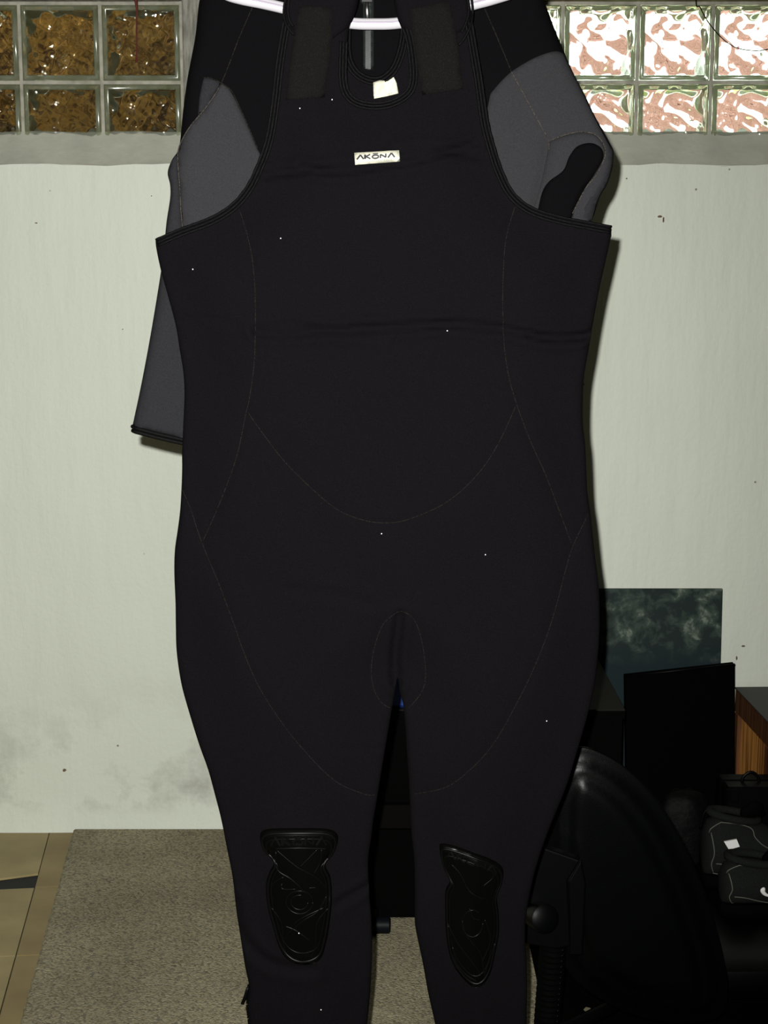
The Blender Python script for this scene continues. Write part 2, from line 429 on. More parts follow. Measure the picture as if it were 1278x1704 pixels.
def glassmat(name, col, rough):
    m = bpy.data.materials.new(name); m.use_nodes = True; n = m.node_tree.nodes; L = m.node_tree.links
    n.remove(n['Principled BSDF']); g = n.new('ShaderNodeBsdfGlass')
    g.inputs['Color'].default_value = (*col, 1); g.inputs['Roughness'].default_value = rough; g.inputs['IOR'].default_value = 1.5
    L.new(g.outputs[0], n['Material Output'].inputs['Surface']); return m
M_glass = glassmat('pressed glass', (0.98, 1.0, 0.97), 0.03)
def rimmat():
    m = bpy.data.materials.new('green glass rim'); m.use_nodes = True; n = m.node_tree.nodes; L = m.node_tree.links
    b = n['Principled BSDF']; b.inputs['Base Color'].default_value = (0.42, 0.47, 0.24, 1); b.inputs['Roughness'].default_value = .12
    b.inputs['Coat Weight'].default_value = .4
    t = n.new('ShaderNodeBsdfTranslucent'); t.inputs[0].default_value = (0.75, 0.86, 0.62, 1)
    mx = n.new('ShaderNodeMixShader'); mx.inputs[0].default_value = .45
    tc = n.new('ShaderNodeTexCoord'); no = n.new('ShaderNodeTexNoise'); no.inputs['Scale'].default_value = 25
    L.new(tc.outputs['Object'], no.inputs['Vector'])
    r = n.new('ShaderNodeValToRGB'); r.color_ramp.elements[0].position = .35; r.color_ramp.elements[1].position = .65
    r.color_ramp.elements[0].color = (0.36, 0.38, 0.20, 1); r.color_ramp.elements[1].color = (0.75, 0.78, 0.60, 1)
    L.new(no.outputs['Fac'], r.inputs[0]); L.new(r.outputs[0], b.inputs['Base Color'])
    L.new(b.outputs[0], mx.inputs[1]); L.new(t.outputs[0], mx.inputs[2])
    g = n.new('ShaderNodeBsdfGlass'); g.inputs['Color'].default_value = (0.98, 1.0, 0.93, 1); g.inputs['Roughness'].default_value = .10; g.inputs['IOR'].default_value = 1.5
    m2 = n.new('ShaderNodeMixShader'); m2.inputs[0].default_value = .68
    L.new(mx.outputs[0], m2.inputs[1]); L.new(g.outputs[0], m2.inputs[2]); L.new(m2.outputs[0], n['Material Output'].inputs['Surface'])
    return m
M_rim = rimmat()
M_rust = mat('rust brown window well', (0.85, 0.46, 0.12), 0.8, 0.2, noise=(15, (0.20, 0.075, 0.015), .38, .62), bump=(30, .4, .01))
M_pink = mat('pink brick outside', (0.38, 0.20, 0.185), 0.9, 0.2, noise=(10, (0.29, 0.145, 0.13), .4, .6))
M_grass = mat('patchy ground outside', (0.50, 0.47, 0.45), 0.9, noise=(7, (0.50, 0.62, 0.10), .52, .58))

# ------------------------------------------------------------------ room shell
YW = 3.327                     # inner face of the far wall
XL, XR, YB, ZC = -2.3, 2.2, -1.6, 2.12
YG = YW + 0.055                 # front face of the glass blocks
zs = P(639, 274, YW).z         # lower edge of the sloped sill
zg = P(639, 219, YG).z         # where the sill meets the glass
zt = 2.00                      # head of the window openings
# far wall below the windows, above them and round them
wf = MB()
nx, nz = 90, 30
for i in range(nx+1):
    for j in range(nz+1):
        x = XL + (XR-XL)*i/nx; z = zs*j/nz
        y = YW + 0.004*math.sin(x*3.1+1)*math.sin(z*2.3) + 0.0015*math.sin(x*17+z*5)
        if j == nz: y = YW + 0.0015*math.sin(x*41); z += 0.0022*math.sin(x*23) + .0015*math.sin(x*67)
        if z < 0.06: y -= 0.010*(1 - z/0.06)**2      # paint and mortar swelling at the foot
        wf.v.append(Vector((x, y, z)))
for i in range(nx):
    for j in range(nz):
        a = i*(nz+1)+j; wf.f.append((a, a+nz+1, a+nz+2, a+1))
wall_far = wf.build('wall_far', M_wall, smooth=True); tag(wall_far, kind='structure')
cw = MB(); cw.box((XL, YW+.012, 0), (XR, YW+0.29, zs-.02)); cw.box((XL, YW, zt), (XR, YW+0.29, ZC)); cw.build('wall_core', M_wall2, wall_far)
# sloped sill of dusty mortar
sb = MB(); N = 120; r0 = []
for i in range(N+1):
    x = XL + (XR-XL)*i/N
    wob = 0.0022*math.sin(x*23)+.0015*math.sin(x*67)
    r0.append([(x, YW+0.0015*math.sin(x*41), zs+wob), (x, YW+.004, zs+wob+.003), (x, YG+.004, zg+.0012*math.sin(x*31)), (x, YG+.06, zg), (x, YG+.06, zs-.03), (x, YW+.02, zs-.03)])
sb.loft(r0); tag(sb.build('trim_1', M_sill, smooth='auto'), kind='structure')
# small chips of broken paint on the wall
def chip(px, py, w_, h_, m_):
    c = P(px, py, YW-.003); vs = []; k = 9
    for i in range(k):
        a = 2*math.pi*i/k; r_ = .7+.5*random.random()
        vs.append(Vector((c.x+w_*r_*math.cos(a), c.y-.0015, c.z+h_*r_*math.sin(a))))
    vs.append(Vector((c.x, c.y-.0035, c.z)))
    vs += [v+Vector((0, .008, 0)) for v in vs[:k]]
    fs = [(i, (i+1) % k, k) for i in range(k)] + [(i, (i+1) % k, k+1+(i+1) % k, k+1+i) for i in range(k)]
    link('paint_chip', vs, fs, m_, wall_far, False)
M_chip = mat('bare patch', (0.14, 0.09, 0.05), 0.9)
chip(1098, 360, .006, .0025, M_chip); chip(1104, 365, .002, .006, M_chip); chip(1226, 1095, .0015, .005, M_chip)
chip(1237, 1075, .004, .002, M_chip); chip(107, 1282, .004, .003, M_chip); chip(204, 548, .0015, .001, M_chip)
chip(60, 371, .003, .0012, M_chip); chip(252, 326, .0012, .0012, M_chip); chip(1043, 297, .0015, .0015, M_chip)

def wall(name, a, b): tag(MB().box(a, b).build(name, M_wall2), kind='structure')
wall('wall_left', (XL-.1, YB-.1, 0), (XL, YW+.29, ZC)); wall('wall_right', (XR, YB-.1, 0), (XR+.1, YW+.29, ZC)); wall('wall_back', (XL, YB-.1, 0), (XR, YB, ZC))
tag(MB().box((XL-.1, YB-.1, ZC), (XR+.1, YW+.29, ZC+.1)).build('ceiling', M_ceil), kind='structure')
floor = MB().box((XL-.1, YB-.1, -.1), (XR+.1, YW+.29, -.004)).build('floor', M_slab); tag(floor, kind='structure')
# vinyl tiles at the left, one object each, laid a little askew
o0 = PF(60, 1477); o1 = PF(28.5, 1591)
u = (o1-o0); u.z = 0; ts = u.length; u.normalize()
lineA, lineB = PF(82.6, 1387), PF(7.5, 1659)
u = (lineB-lineA); u.z = 0; u.normalize(); v_ = Vector((-u.y, u.x, 0))       # v points to the right
if v_.x < 0: v_ = -v_
def along(p): return (p-lineA).dot(u)
s0 = along(PF(62, 1477)); ts = along(PF(28.5, 1591)) - s0
M_t = [M_tile, M_tile2]
for ci in range(-6, 2):
    for ri in range(-2, 6):
        a0, a1 = s0 + ri*ts, s0 + (ri+1)*ts
        c0 = ci*ts
        c1 = c0 + ts
        g = .0011
        q = [[a0+g, c0+g], [a0+g, c1-g], [a1-g, c1-g], [a1-g, c0+g]]
        if ri == 0 and ci <= -1: pass
        if ri == -1 and ci == -1: q[2][0] -= .020; q[3][0] += .0; q[2][0] = a1-.075; q[3][0] = a1 + .0
        vs = [lineA + u*a + v_*c for a, c in q]
        # cut at the wall
        vs = [Vector((p_.x, min(p_.y, YW-.012), 0)) for p_ in vs]
        if max(p_.x for p_ in vs) < XL+.02 or (vs[0]-vs[3]).length < .02 or min(p_.y for p_ in vs) > YW-.02: continue
        if min(p_.x for p_ in vs) < XL: continue
        h = random.uniform(0, .0006)
        top = [p_ + Vector((0, 0, h)) for p_ in vs]; bot = [p_ - Vector((0, 0, .0045)) for p_ in vs]
        ctr = sum(top, Vector())/4; ins_ = [ctr+(p_-ctr)*.992 + Vector((0, 0, .0004)) for p_ in top]
        link('tile', bot+top+ins_, [(0,1,5,4),(1,2,6,5),(2,3,7,6),(3,0,4,7),(4,5,9,8),(5,6,10,9),(6,7,11,10),(7,4,8,11),(8,9,10,11)], M_t[1 if ci == 0 else 0], floor, False)
# carpet
ca, cb = PF(126, 1379, .0), PF(35.7, 1704, .0)
d = (cb-ca); ce = ca + d*2.4; ca = ca - d*.005; ca.y = min(ca.y, YW-.013)
poly = [ca, ce, Vector((XR-.004, ce.y, 0)), Vector((XR-.004, YW-.013, 0))]
rings = []
vs = []
edge = []
K = 150
for i in range(K+1):
    p_ = ca.lerp(ce, i/K); edge.append(p_ + Vector((.0006*math.sin(i*1.7)+.0005*math.sin(i*4.3), 0, 0)))
right = [Vector((XR-.004, e_.y, 0)) for e_ in edge]
vs = []
for e_, r_ in zip(edge, right): vs += [e_+Vector((0, 0, .001)), e_+Vector((.0015, 0, .007)), e_+Vector((.006, 0, .010)), r_+Vector((0, 0, .010)), r_+Vector((0, 0, .001))]
fs = []
for i in range(K):
    for k in range(5): fs.append((i*5+k, i*5+(k+1) % 5, (i+1)*5+(k+1) % 5, (i+1)*5+k))
fs += [(0, 1, 2, 3, 4), tuple(K*5+k for k in (4, 3, 2, 1, 0))]
carpet = link('carpet', vs, fs, M_carpet, None, False)
tag(carpet, 'beige grey flecked loop carpet covering the floor beside the ochre tiles', 'carpet')

# ------------------------------------------------------------------ glass block windows
def block_meshes(W, H, seed, fine):
    T = .075; n = 44
    def wave(u, v):
        x, y = u*2-1, v*2-1
        h = .0040*math.sin(2.3*math.pi*x*.8+1.4*math.sin(3.1*y+seed))*math.cos(2.1*math.pi*y*.7+1.5*math.sin(2.6*x+seed*2))
        h += .0016*math.sin(7.5*x+3*y+seed)*math.sin(6.5*y-2.4*x) + fine*math.sin(17*x-7*y)*math.sin(18*y+5*x+seed)
        return h
    def small(u, v):
        x, y = u*2-1, v*2-1
        return .0030*math.sin(5.1*x+2*math.sin(3.3*y))*math.sin(4.7*y+1.7*math.sin(4*x+seed)) + .0012*math.sin(12*x+5*y)*math.sin(11*y-4*x) + fine*math.sin(19*x+6*y+seed)*math.sin(21*y-7*x)
    bw, bh = W/2-.005, H/2-.005
    vs, fs = [], []
    def slab(ya, yb, fa, fb):
        base = len(vs); 
        for side, (y0, fn) in enumerate(((ya, fa), (yb, fb))):
            for i in range(n+1):
                for j in range(n+1):
                    uu, vv = i/n, j/n; e = min(uu, 1-uu, vv, 1-vv); k = min(1, e/.10); k = k*k*(3-2*k)
                    vs.append(Vector((-bw+2*bw*uu, y0+fn(uu, vv)*k + (.004*(1-k) if side == 0 and y0 < .01 else 0), -bh+2*bh*vv)))
        m = (n+1)**2
        for i in range(n):
            for j in range(n):
                a = base+i*(n+1)+j; q = (a, a+n+1, a+n+2, a+1)
                fs.append(q); fs.append(tuple(t+m for t in q[::-1]))
        for i in range(n):
            for (p0, p1) in (((i, 0), (i+1, 0)), ((i+1, n), (i, n)), ((0, i+1), (0, i)), ((n, i), (n, i+1))):
                a = base+p0[0]*(n+1)+p0[1]; b_ = base+p1[0]*(n+1)+p1[1]
                fs.append((b_, a, a+m, b_+m))
    slab(0.0, 0.010, small, wave)
    slab(T-.010, T, lambda a, b_: -wave(b_, 1-a), small)
    me = bpy.data.meshes.new('glass_block'); me.from_pydata([tuple(v) for v in vs], [], fs); me.validate()
    me.polygons.foreach_set('use_smooth', [True]*len(me.polygons)); me.materials.append(M_glass)
    # rim: frame between the two faces, bevelled towards the room
    mb = MB(); prof = [(0.0, .0005), (.003, -.002), (.009, -.0025), (.0115, .003), (.010, .012), (.007, .038), (.010, .063), (.0115, .0725), (.004, .0735), (0, .071)]
    corners = [(-1, -1), (1, -1), (1, 1), (-1, 1)]
    ro, BW, BH = len(prof), W/2-.0042, H/2-.0042
    for (cx, cy) in corners:
        for (ins_, yy) in prof: mb.v.append(Vector((cx*(BW-ins_), yy, cy*(BH-ins_))))
    for c in range(4):
        for k in range(ro):
            a, b_ = c*ro+k, c*ro+(k+1) % ro; c2, d2 = ((c+1) % 4)*ro+k, ((c+1) % 4)*ro+(k+1) % ro
            mb.f.append((a, c2, d2, b_))
    rm = bpy.data.meshes.new('glass_rim'); rm.from_pydata([tuple(v) for v in mb.v], [], mb.f); rm.validate()
    rm.polygons.foreach_set('use_smooth', [True]*len(rm.polygons)); rm.materials.append(M_rim)
    return me, rm
def window(name, joints, pyrows, seeds, fine):
    root = empty(name, (P((joints[0]+joints[-1])/2, 137, YG).x, YG, zg), kind='structure')
    zr = [P(639, py, YG).z for py in pyrows]
    xs = [P(j, 137, YG).x for j in joints]
    cache = {}
    for r_ in range(len(zr)-1):
        for i in range(len(xs)-1):
            W, H = xs[i+1]-xs[i], zr[r_]-zr[r_+1]
            sd = seeds[(i*2+r_*3) % len(seeds)] if len(seeds) > 2 else seeds[r_ % len(seeds)]
            key = (round(W, 4), round(H, 4), sd)
            if key not in cache: cache[key] = block_meshes(W, H, sd, fine)
            me, rm = cache[key]
            o = bpy.data.objects.new('glass_block', me); C.objects.link(o)
            o.parent = root; o.location = Vector(((xs[i]+xs[i+1])/2, YG, (zr[r_]+zr[r_+1])/2)) - root.location
            q = bpy.data.objects.new('glass_rim', rm); C.objects.link(q); q.parent = o
    mo = MB(); e = .0046
    for x in xs: mo.box((x-e, YG+.004, zr[-1]), (x+e, YG+.07, zr[0]+.005), .0015)
    for k, z in enumerate(zr): mo.box((xs[0]-e, YG+.0045, z-e), (xs[-1]+e, YG+.0695, z+e), .0015)
    mo.build('mortar', M_mortar, root)
    return xs, zr
rows = [5, 137, 268]
xsL, zr = window('window_1', [303-134*k for k in (5, 4, 3, 2, 1, 0)], rows, [1.3, 4.1, 2.2, 6.0, 3.3], .0008)
xsR, _ = window('window_2', [686, 810.5, 935, 1060, 1183.5, 1307, 1431, 1555], rows, [1.9, 5.2], .00012)
# masonry between and beside the windows, head timber over them
tag(MB().box((xsL[-1]+.0046, YG-.02, zs-.02), (xsL[-1]+.07, YG+.07, zt), .004).build('trim_2', M_post), kind='structure')
mm_ = MB(); mm_.box((xsL[-1]+.0705, YW+.02, zs-.01), (xsR[0]-.0046, YW+.29, zt)); mm_.box((XL, YW+.02, zs-.01), (xsL[0]-.0046, YW+.29, zt)); mm_.box((xsR[-1]+.0046, YW+.02, zs-.01), (XR, YW+.29, zt))
tag(mm_.build('wall_between_windows', M_wall2), kind='structure')
tag(MB().box((xsL[0], YG-.02, zr[0]+.0055), (xsL[-1], YG+.08, zt+.01), .003).build('trim_3', M_post), kind='structure')
tag(MB().box((xsR[0], YG-.03, zr[0]+.0055), (xsR[-1], YG+.08, zt+.01), .003).build('trim_4', mat('green stained timber', (0.36, 0.40, 0.16), .7, noise=(9, (.20, .12, .06), .45, .6, (1, 4, 4)))), kind='structure')

# outside: a rusted well behind the left window, a pink brick wall and grass behind the right one
ww = empty('window_well', ((xsL[0]+xsL[-1])/2, YG+.3, zs-.1), 'rust brown corrugated window well behind the left glass blocks', 'window well')
cg = MB(); n_ = 160; rr = []
for i in range(n_+1):
    a = i/n_; x = xsL[0]-.1 + (xsL[-1]-xsL[0]+.2)*a
    yy = YG+.16+.16*math.sin(math.pi*a)+.010*math.sin(i*.9)
    rr.append([(x, yy, zs-.15), (x, yy, zt+.05), (x, yy+.01, zt+.05), (x, yy+.01, zs-.15)])
cg.loft(rr); cg.build('corrugated_wall', M_rust, ww, smooth='auto')
MB().box((xsL[0]-.1, YG+.075, zs-.17), (xsL[-1]+.1, YG+.36, zs-.15)).build('gravel_bed', M_rust, ww)
bw_ = empty('brick_wall', (1.2, 4.6, 1.2), 'sunlit pink brick wall blurred behind the right glass blocks', 'wall')
bm_ = bpy.data.meshes.new('brick'); tmp = MB().box((-.105, -.04, -.033), (.105, .04, .033), .004)
bm_.from_pydata([tuple(v) for v in tmp.v], [], tmp.f); bm_.materials.append(M_pink)
for r_ in range(7):
    for i in range(12):
        o = bpy.data.objects.new('brick', bm_); C.objects.link(o); o.parent = bw_
        o.location = (-1.2+.22*i+.11*(r_ % 2), random.uniform(-.004, .004), .2+.076*r_)
MB().box((-.2, 4.58, 1.3), (2.8, 4.66, 1.92)).build('mortar', M_pink, bw_)
tag(MB().box((-3, YW+.45, 1.28), (5, 9, 1.32)).build('ground_outside', M_grass), kind='structure')

# ------------------------------------------------------------------ sleeveless wetsuit (front garment)
A_left = sm([(258.7, 397), (300, 379), (350, 360), (385, 338), (410, 308), (428, 270), (440, 235), (447, 200), (453, 155), (458, 110), (464, 70), (470, 35)])
A_right = sm([(786, 30), (791, 60), (797, 95), (803, 130), (808, 165), (814, 205), (823, 240), (836, 280), (855, 318), (885, 343), (930, 358), (975, 367), (1017.5, 375)])
neck = sm([(604, -60), (597, 0), (589, 28), (581, 47), (578, 80), (578, 135), (585, 156), (602, 167), (630, 170), (655, 164), (675, 150), (681, 130), (679, 95), (674, 65), (668, 47), (661, 29), (655, 0), (648, -60)])
Lside = sm([(258.7, 397), (260, 413), (268, 451), (281, 498), (292.5, 542), (299, 582), (305, 619), (307, 656), (305, 705), (303, 754), (303, 780), (302, 811), (299.6, 850), (295.6, 882), (291, 915), (290, 952), (292, 1005), (292.5, 1040), (294, 1085), (301.6, 1137), (314, 1183), (331, 1238), (346, 1280), (357, 1320), (368, 1363), (377.5, 1411), (387, 1460), (393, 1513), (400, 1558), (407.5, 1607), (414, 1640), (412, 1674), (415, 1704), (420, 1760), (424, 1820), (428, 1870)])
Lin = sm([(590, 1870), (598, 1800), (606, 1740), (611, 1704), (616, 1650), (619, 1590), (618, 1530), (615, 1490), (613, 1432), (618, 1395), (622, 1362), (626, 1340), (635, 1284), (644, 1230), (652, 1182), (658, 1150), (660, 1128)])
Rin = sm([(662, 1128), (666, 1155), (672, 1180), (678, 1262), (681, 1310), (684, 1379), (689, 1430), (690, 1480), (690, 1529), (693, 1553), (703, 1600), (712, 1650), (724, 1704), (735, 1760), (742, 1820), (746, 1870)])
Rside = sm([(870, 1870), (874, 1790), (876, 1704), (877, 1640), (876, 1600), (874, 1560), (877, 1515), (889, 1456), (905, 1404), (922, 1360), (944, 1305), (963, 1242), (980, 1182), (990, 1135), (997, 1068), (998, 1010), (995, 962), (990, 925), (986, 888), (982, 851), (977, 814), (974, 745), (970, 705), (970, 660), (972.5, 623), (981, 574), (987, 537), (997, 483), (1010, 425), (1017, 393)])
out_suit = A_left[::-1] and ([(470, 35), (474, 0), (492, -70)] + neck + [(765, -70), (781, 0)] + A_right + [(1017.5, 393)] + Rside[::-1] + Rin[::-1] + Lin[::-1] + Lside[::-1] + A_left[1:-1])
seams = [
 sm([(400, 352), (415, 400), (424, 450), (427, 520), (425, 600), (417, 660), (410, 690), (395, 760), (365, 840), (338, 900)]),
 sm([(304, 815), (318, 845), (335, 895), (365, 965), (390, 1030), (412, 1090), (435, 1140), (470, 1195), (510, 1245), (560, 1295), (605, 1318), (624, 1321)]),
 sm([(415, 685), (440, 720), (475, 765), (520, 810), (560, 843), (600, 860), (640, 866), (680, 860), (740, 833), (790, 790), (825, 740), (858, 670)]),
 sm([(856, 345), (840, 400), (835, 470), (836, 550), (842, 610), (856, 665), (880, 730), (905, 785), (930, 850), (950, 903)]),
 sm([(978, 855), (953, 905), (940, 945), (925, 1000), (905, 1060), (880, 1120), (860, 1160), (820, 1230), (780, 1275), (740, 1305), (690, 1319)]),
 sm([(652, 1178), (635, 1167), (622, 1143), (618, 1110), (624, 1070), (640, 1030), (668, 1012), (690, 1028), (703, 1070), (708, 1120), (701, 1150), (680, 1176)]),
]
creases = [  # (path, depth, sigma px)
 (sm([(430, 555), (480, 556), (540, 550), (600, 546), (660, 541), (730, 538), (800, 545), (850, 549), (900, 560), (975, 560)]), .0065, 6),
 (sm([(590, 538), (690, 548), (760, 532), (830, 541)]), .0042, 5),
 (sm([(425, 545), (500, 541), (560, 551), (640, 555)]), .0042, 6),
 (sm([(880, 553), (930, 566), (985, 552)]), .0042, 6),
 (sm([(300, 534), (350, 530), (400, 540)]), .0015, 6),
 (sm([(440, 292), (500, 286), (560, 283), (600, 280), (670, 272), (720, 262), (790, 240)]), .0065, 6),
 (sm([(500, 276), (560, 292), (620, 284)]), .0042, 5),
 (sm([(660, 255), (720, 250), (800, 262)]), .0042, 6),
 (sm([(665, 1020), (660, 1060), (657, 1100), (659, 1135)]), .008, 7),
 (sm([(394, 1500), (400, 1545), (425, 1580), (460, 1600), (520, 1605)]), .004, 8),
 (sm([(560, 1500), (600, 1480), (618, 1470)]), .0042, 6),
 (sm([(480, 975), (560, 985), (620, 1000)]), .0015, 8),
 (sm([(550, 1238), (600, 1242), (640, 1243)]), .001, 4),
]
def relief(Q):
    r = np.zeros(len(Q)); x, y = Q[:, 0], Q[:, 1]
    r += .0016*np.sin(x/61+y/143)*np.sin(y/97+1.3) + .0009*np.sin(x/27-y/41)
    for sp in seams: r -= .0014*np.exp(-(segdist(Q, sp[::3]+[sp[-1]], False)/6)**2)
    for cp, dp, sg in creases:
        dd = segdist(Q, cp[::2]+[cp[-1]], False)
        r -= dp*np.exp(-(dd/sg)**2); r += dp*.45*np.exp(-((dd-sg*2.1)/sg)**2)
    return r
SY = 1.99
suit = empty('sleeveless_wetsuit', P(640, 1880, SY), 'black sleeveless long-leg wetsuit with knee pads, hanging in front on the white hanger', 'wetsuit')
body = Cloth(out_suit, Y=SY, front=.006, back=.005, R=14, bulge=.014, BR=120, relief=relief, step=7)
body.build('suit_front', M_neo, suit)
for sp in seams:
    m = MB(); m.tube(body.path(resample(sp, 7), .0001), .00055, 5); m.build('seam', M_seam, suit, smooth=True)
# binding along the armholes and neckline: three stitched ridges
def binding(cl, path, offs, parent, r=.0017, m=M_bind, name='binding'):
    mb = MB()
    for i, o_ in enumerate(offs):
        pts = resample(offset_path(path, o_), 8)
        rr_ = [r*(1+.16*math.sin(k*1.9+i)) for k in range(len(pts))]
        mb.tube(cl.path(pts, .0006), rr_, 6)
    return mb.build(name, m, parent, smooth=True)
binding(body, A_left, (2.5, 8, 13), suit); 
binding(body, A_right, (2.5, 8, 13), suit)
neck_vis = sm([(579, 70), (578, 100), (578, 135), (585, 156), (602, 167), (630, 170), (655, 164), (675, 150), (681, 130), (679, 95), (674, 65), (668, 47)])
binding(body, neck_vis, (2, 7, 12), suit)
# wide stitched facing edges of the hook tape straps
def patch(outline, name, m, parent, base, t=.0012, lift=.0, step=9, R=4, relief=None):
    c = Cloth(outline, front=t, back=0, R=R, base=base, step=step, lift=lift, relief=relief); c.build(name, m, parent); return c
strapL = patch([(470, 36), (475, -10), (490, -64), (600, -56), (596, 0), (589, 26), (580, 47), (548, 70), (500, 62), (482, 45)], 'shoulder_strap', M_neo, suit, body, t=.004, R=10)
strapR = patch([(785, 34), (780, -10), (762, -64), (650, -56), (656, 0), (661, 26), (668, 47), (700, 62), (745, 68), (772, 50)], 'shoulder_strap', M_neo, suit, body, t=.004, R=10)
patch([(497, 9), (556, 16), (554, 60), (549, 110), (543, 140), (541, 164), (476, 168), (482, 110), (490, 60)], 'hook_tape', M_velcro, suit, body, t=.0025, lift=.0035)
patch([(679, 16), (748, 2), (756, 40), (764, 90), (770, 150), (702, 160), (692, 100), (686, 60)], 'hook_tape', M_velcro, suit, body, t=.0025, lift=.0035)
for pth in ([(478, -10), (473, 18), (476, 40), (486, 56), (492, 60)], [(484, -10), (480, 18), (483, 36), (490, 48)]):
    mb = MB(); mb.tube(body.path(resample(sm(pth), 7), .006), .0016, 6); mb.build('binding', M_bind, suit, smooth=True)
for pth in ([(783, -10), (786, 20), (782, 45), (772, 66), (762, 78)], [(776, -10), (779, 20), (774, 42), (766, 58)]):
    mb = MB(); mb.tube(body.path(resample(sm(pth), 7), .006), .0016, 6); mb.build('binding', M_bind, suit, smooth=True)
# brand tag on the chest
tagc = patch([(590, 256), (664, 251.5), (665, 270), (591.5, 276)], 'chest_label', M_label, suit, body, t=.0010, lift=.001, R=2, step=6)
chest = tagc
def strokes(frame, polys, wd, m, name, parent, lift=.0004):
    """frame maps (u,v) in letter space to a point; every stroke is a thin raised bar"""
    mb = MB()
    for pl, w__ in polys:
        for a, b in zip(pl, pl[1:]):
            A_, B_ = frame(*a), frame(*b); d_ = (B_-A_); 
            if d_.length < 1e-7: continue
            nrm = Vector((d_.z, 0, -d_.x)).normalized()*wd*w__; e_ = Vector((0, -lift, 0))
            vs = [A_+nrm, A_-nrm, B_-nrm, B_+nrm]; vs = vs+[v+e_ for v in vs]
            mb.add(vs, [(4, 5, 6, 7), (0, 1, 5, 4), (1, 2, 6, 5), (2, 3, 7, 6), (3, 0, 4, 7)])
    return mb.build(name, m, parent)
def akona(x0, cw):
    L_ = []
    ring = [(.5+.5*math.cos(a), .36+.36*math.sin(a)) for a in [i*math.pi/6 for i in range(13)]]
    x = x0
    L_.append(([(x, 0), (x+.52*cw, 1), (x+cw, 0)], 1.1)); x += cw*1.22
    L_.append(([(x, 0), (x, 1)], 1.5)); L_.append(([(x+cw*.75, 1), (x+.12*cw, .52), (x+cw*.8, 0)], 1)); x += cw*1.05
    L_.append(([(x+a*cw, b*1.05) for a, b in ring], 1.1)); L_.append(([(x+.1*cw, 1.08), (x+.9*cw, 1.08)], .8)); x += cw*1.25
    L_.append(([(x, 0), (x, .85), (x+.8*cw, .1), (x+.8*cw, .95)], 1)); x += cw*1.12
    L_.append(([(x, 0), (x+.52*cw, 1), (x+cw, 0)], 1.1)); return L_, x+cw
def frame_tag(uu, vv):
    px = 594.5 + uu*62; py = 267.6 - uu*4.0 - vv*7.4
    return tagc.at(px, py, .0009)
let, end = akona(0, 1); let = [([(a/end, b) for a, b in pl], w__) for pl, w__ in let]
strokes(frame_tag, let, .0009, M_ink, 'lettering', tagc_o if False else suit)
cu = bpy.data.curves.new('small_text', 'FONT'); cu.body = 'ADVENTURE GEAR'; cu.size = .0036; cu.space_character = 1.45; cu.extrude = .0001
to = bpy.data.objects.new('small_text', cu); C.objects.link(to)
dg = bpy.context.evaluated_depsgraph_get(); me = bpy.data.meshes.new_from_object(to.evaluated_get(dg)); bpy.data.objects.remove(to)
me.materials.clear(); me.materials.append(M_inkg)
wd = max(v.co.x for v in me.vertices)
pA, pB = tagc.at(602, 273.0, .0006), tagc.at(652, 269.6, .0006); k_ = (pB-pA).length/wd; an = math.atan2(pB.z-pA.z, pB.x-pA.x)
me.transform(Matrix.Translation(pA) @ Matrix.Rotation(-an, 4, 'Y') @ Matrix.Rotation(math.pi/2, 4, 'X') @ Matrix.Scale(k_, 4))
me.name = 'small_lettering'; oo = bpy.data.objects.new('small_lettering', me); C.objects.link(oo); setparent(oo, suit)
mb = MB(); cpt = [(659.5+1.8*math.cos(a), 256.5+1.8*math.sin(a)) for a in [i*math.pi/5 for i in range(10)]]
mb.tube([tagc.at(a, b, .0002) for a, b in cpt], .00025, 4, closed=True); mb.build('registered_mark', M_inkg, suit)

# back panel with its own scooped neck, seen through the front neckline
U = sm([(596, -70), (588, 0), (585, 52), (586, 92), (596, 114), (612, 125), (628, 127), (641, 120), (651, 108), (660, 84), (665, 52), (662, 0), (652, -70)])
bp_out = [(492, -74)] + U + [(765, -74), (781, 20), (795, 150), (800, 260), (465, 260), (462, 150), (474, 20)]
back = Cloth(bp_out, Y=2.030, front=.003, back=.003, R=10, step=9)
back.build('suit_back', M_neo, suit)
binding(back, U, (-3, -8, -13) if False else (3, 8, 13), suit)
lb = patch([(621, 138), (632, 134), (645, 136), (655, 129), (660, 139), (663, 156), (643, 161), (622, 165)], 'care_label', M_label, suit, back, t=.001, lift=.002, R=2, step=5,
           relief=lambda Q: .003*np.sin((Q[:, 0]+Q[:, 1]*.5)/5.5))
m = MB()
for k in range(9):
    a = lb.at(637+k*2.1, 159.2-k*.45, .0004); m.box(a+Vector((-.0006, -.0002, -.0006)), a+Vector((.0004, .0002, .0006+.0003*(k % 2))))
m.build('label_print', M_inkg, suit)

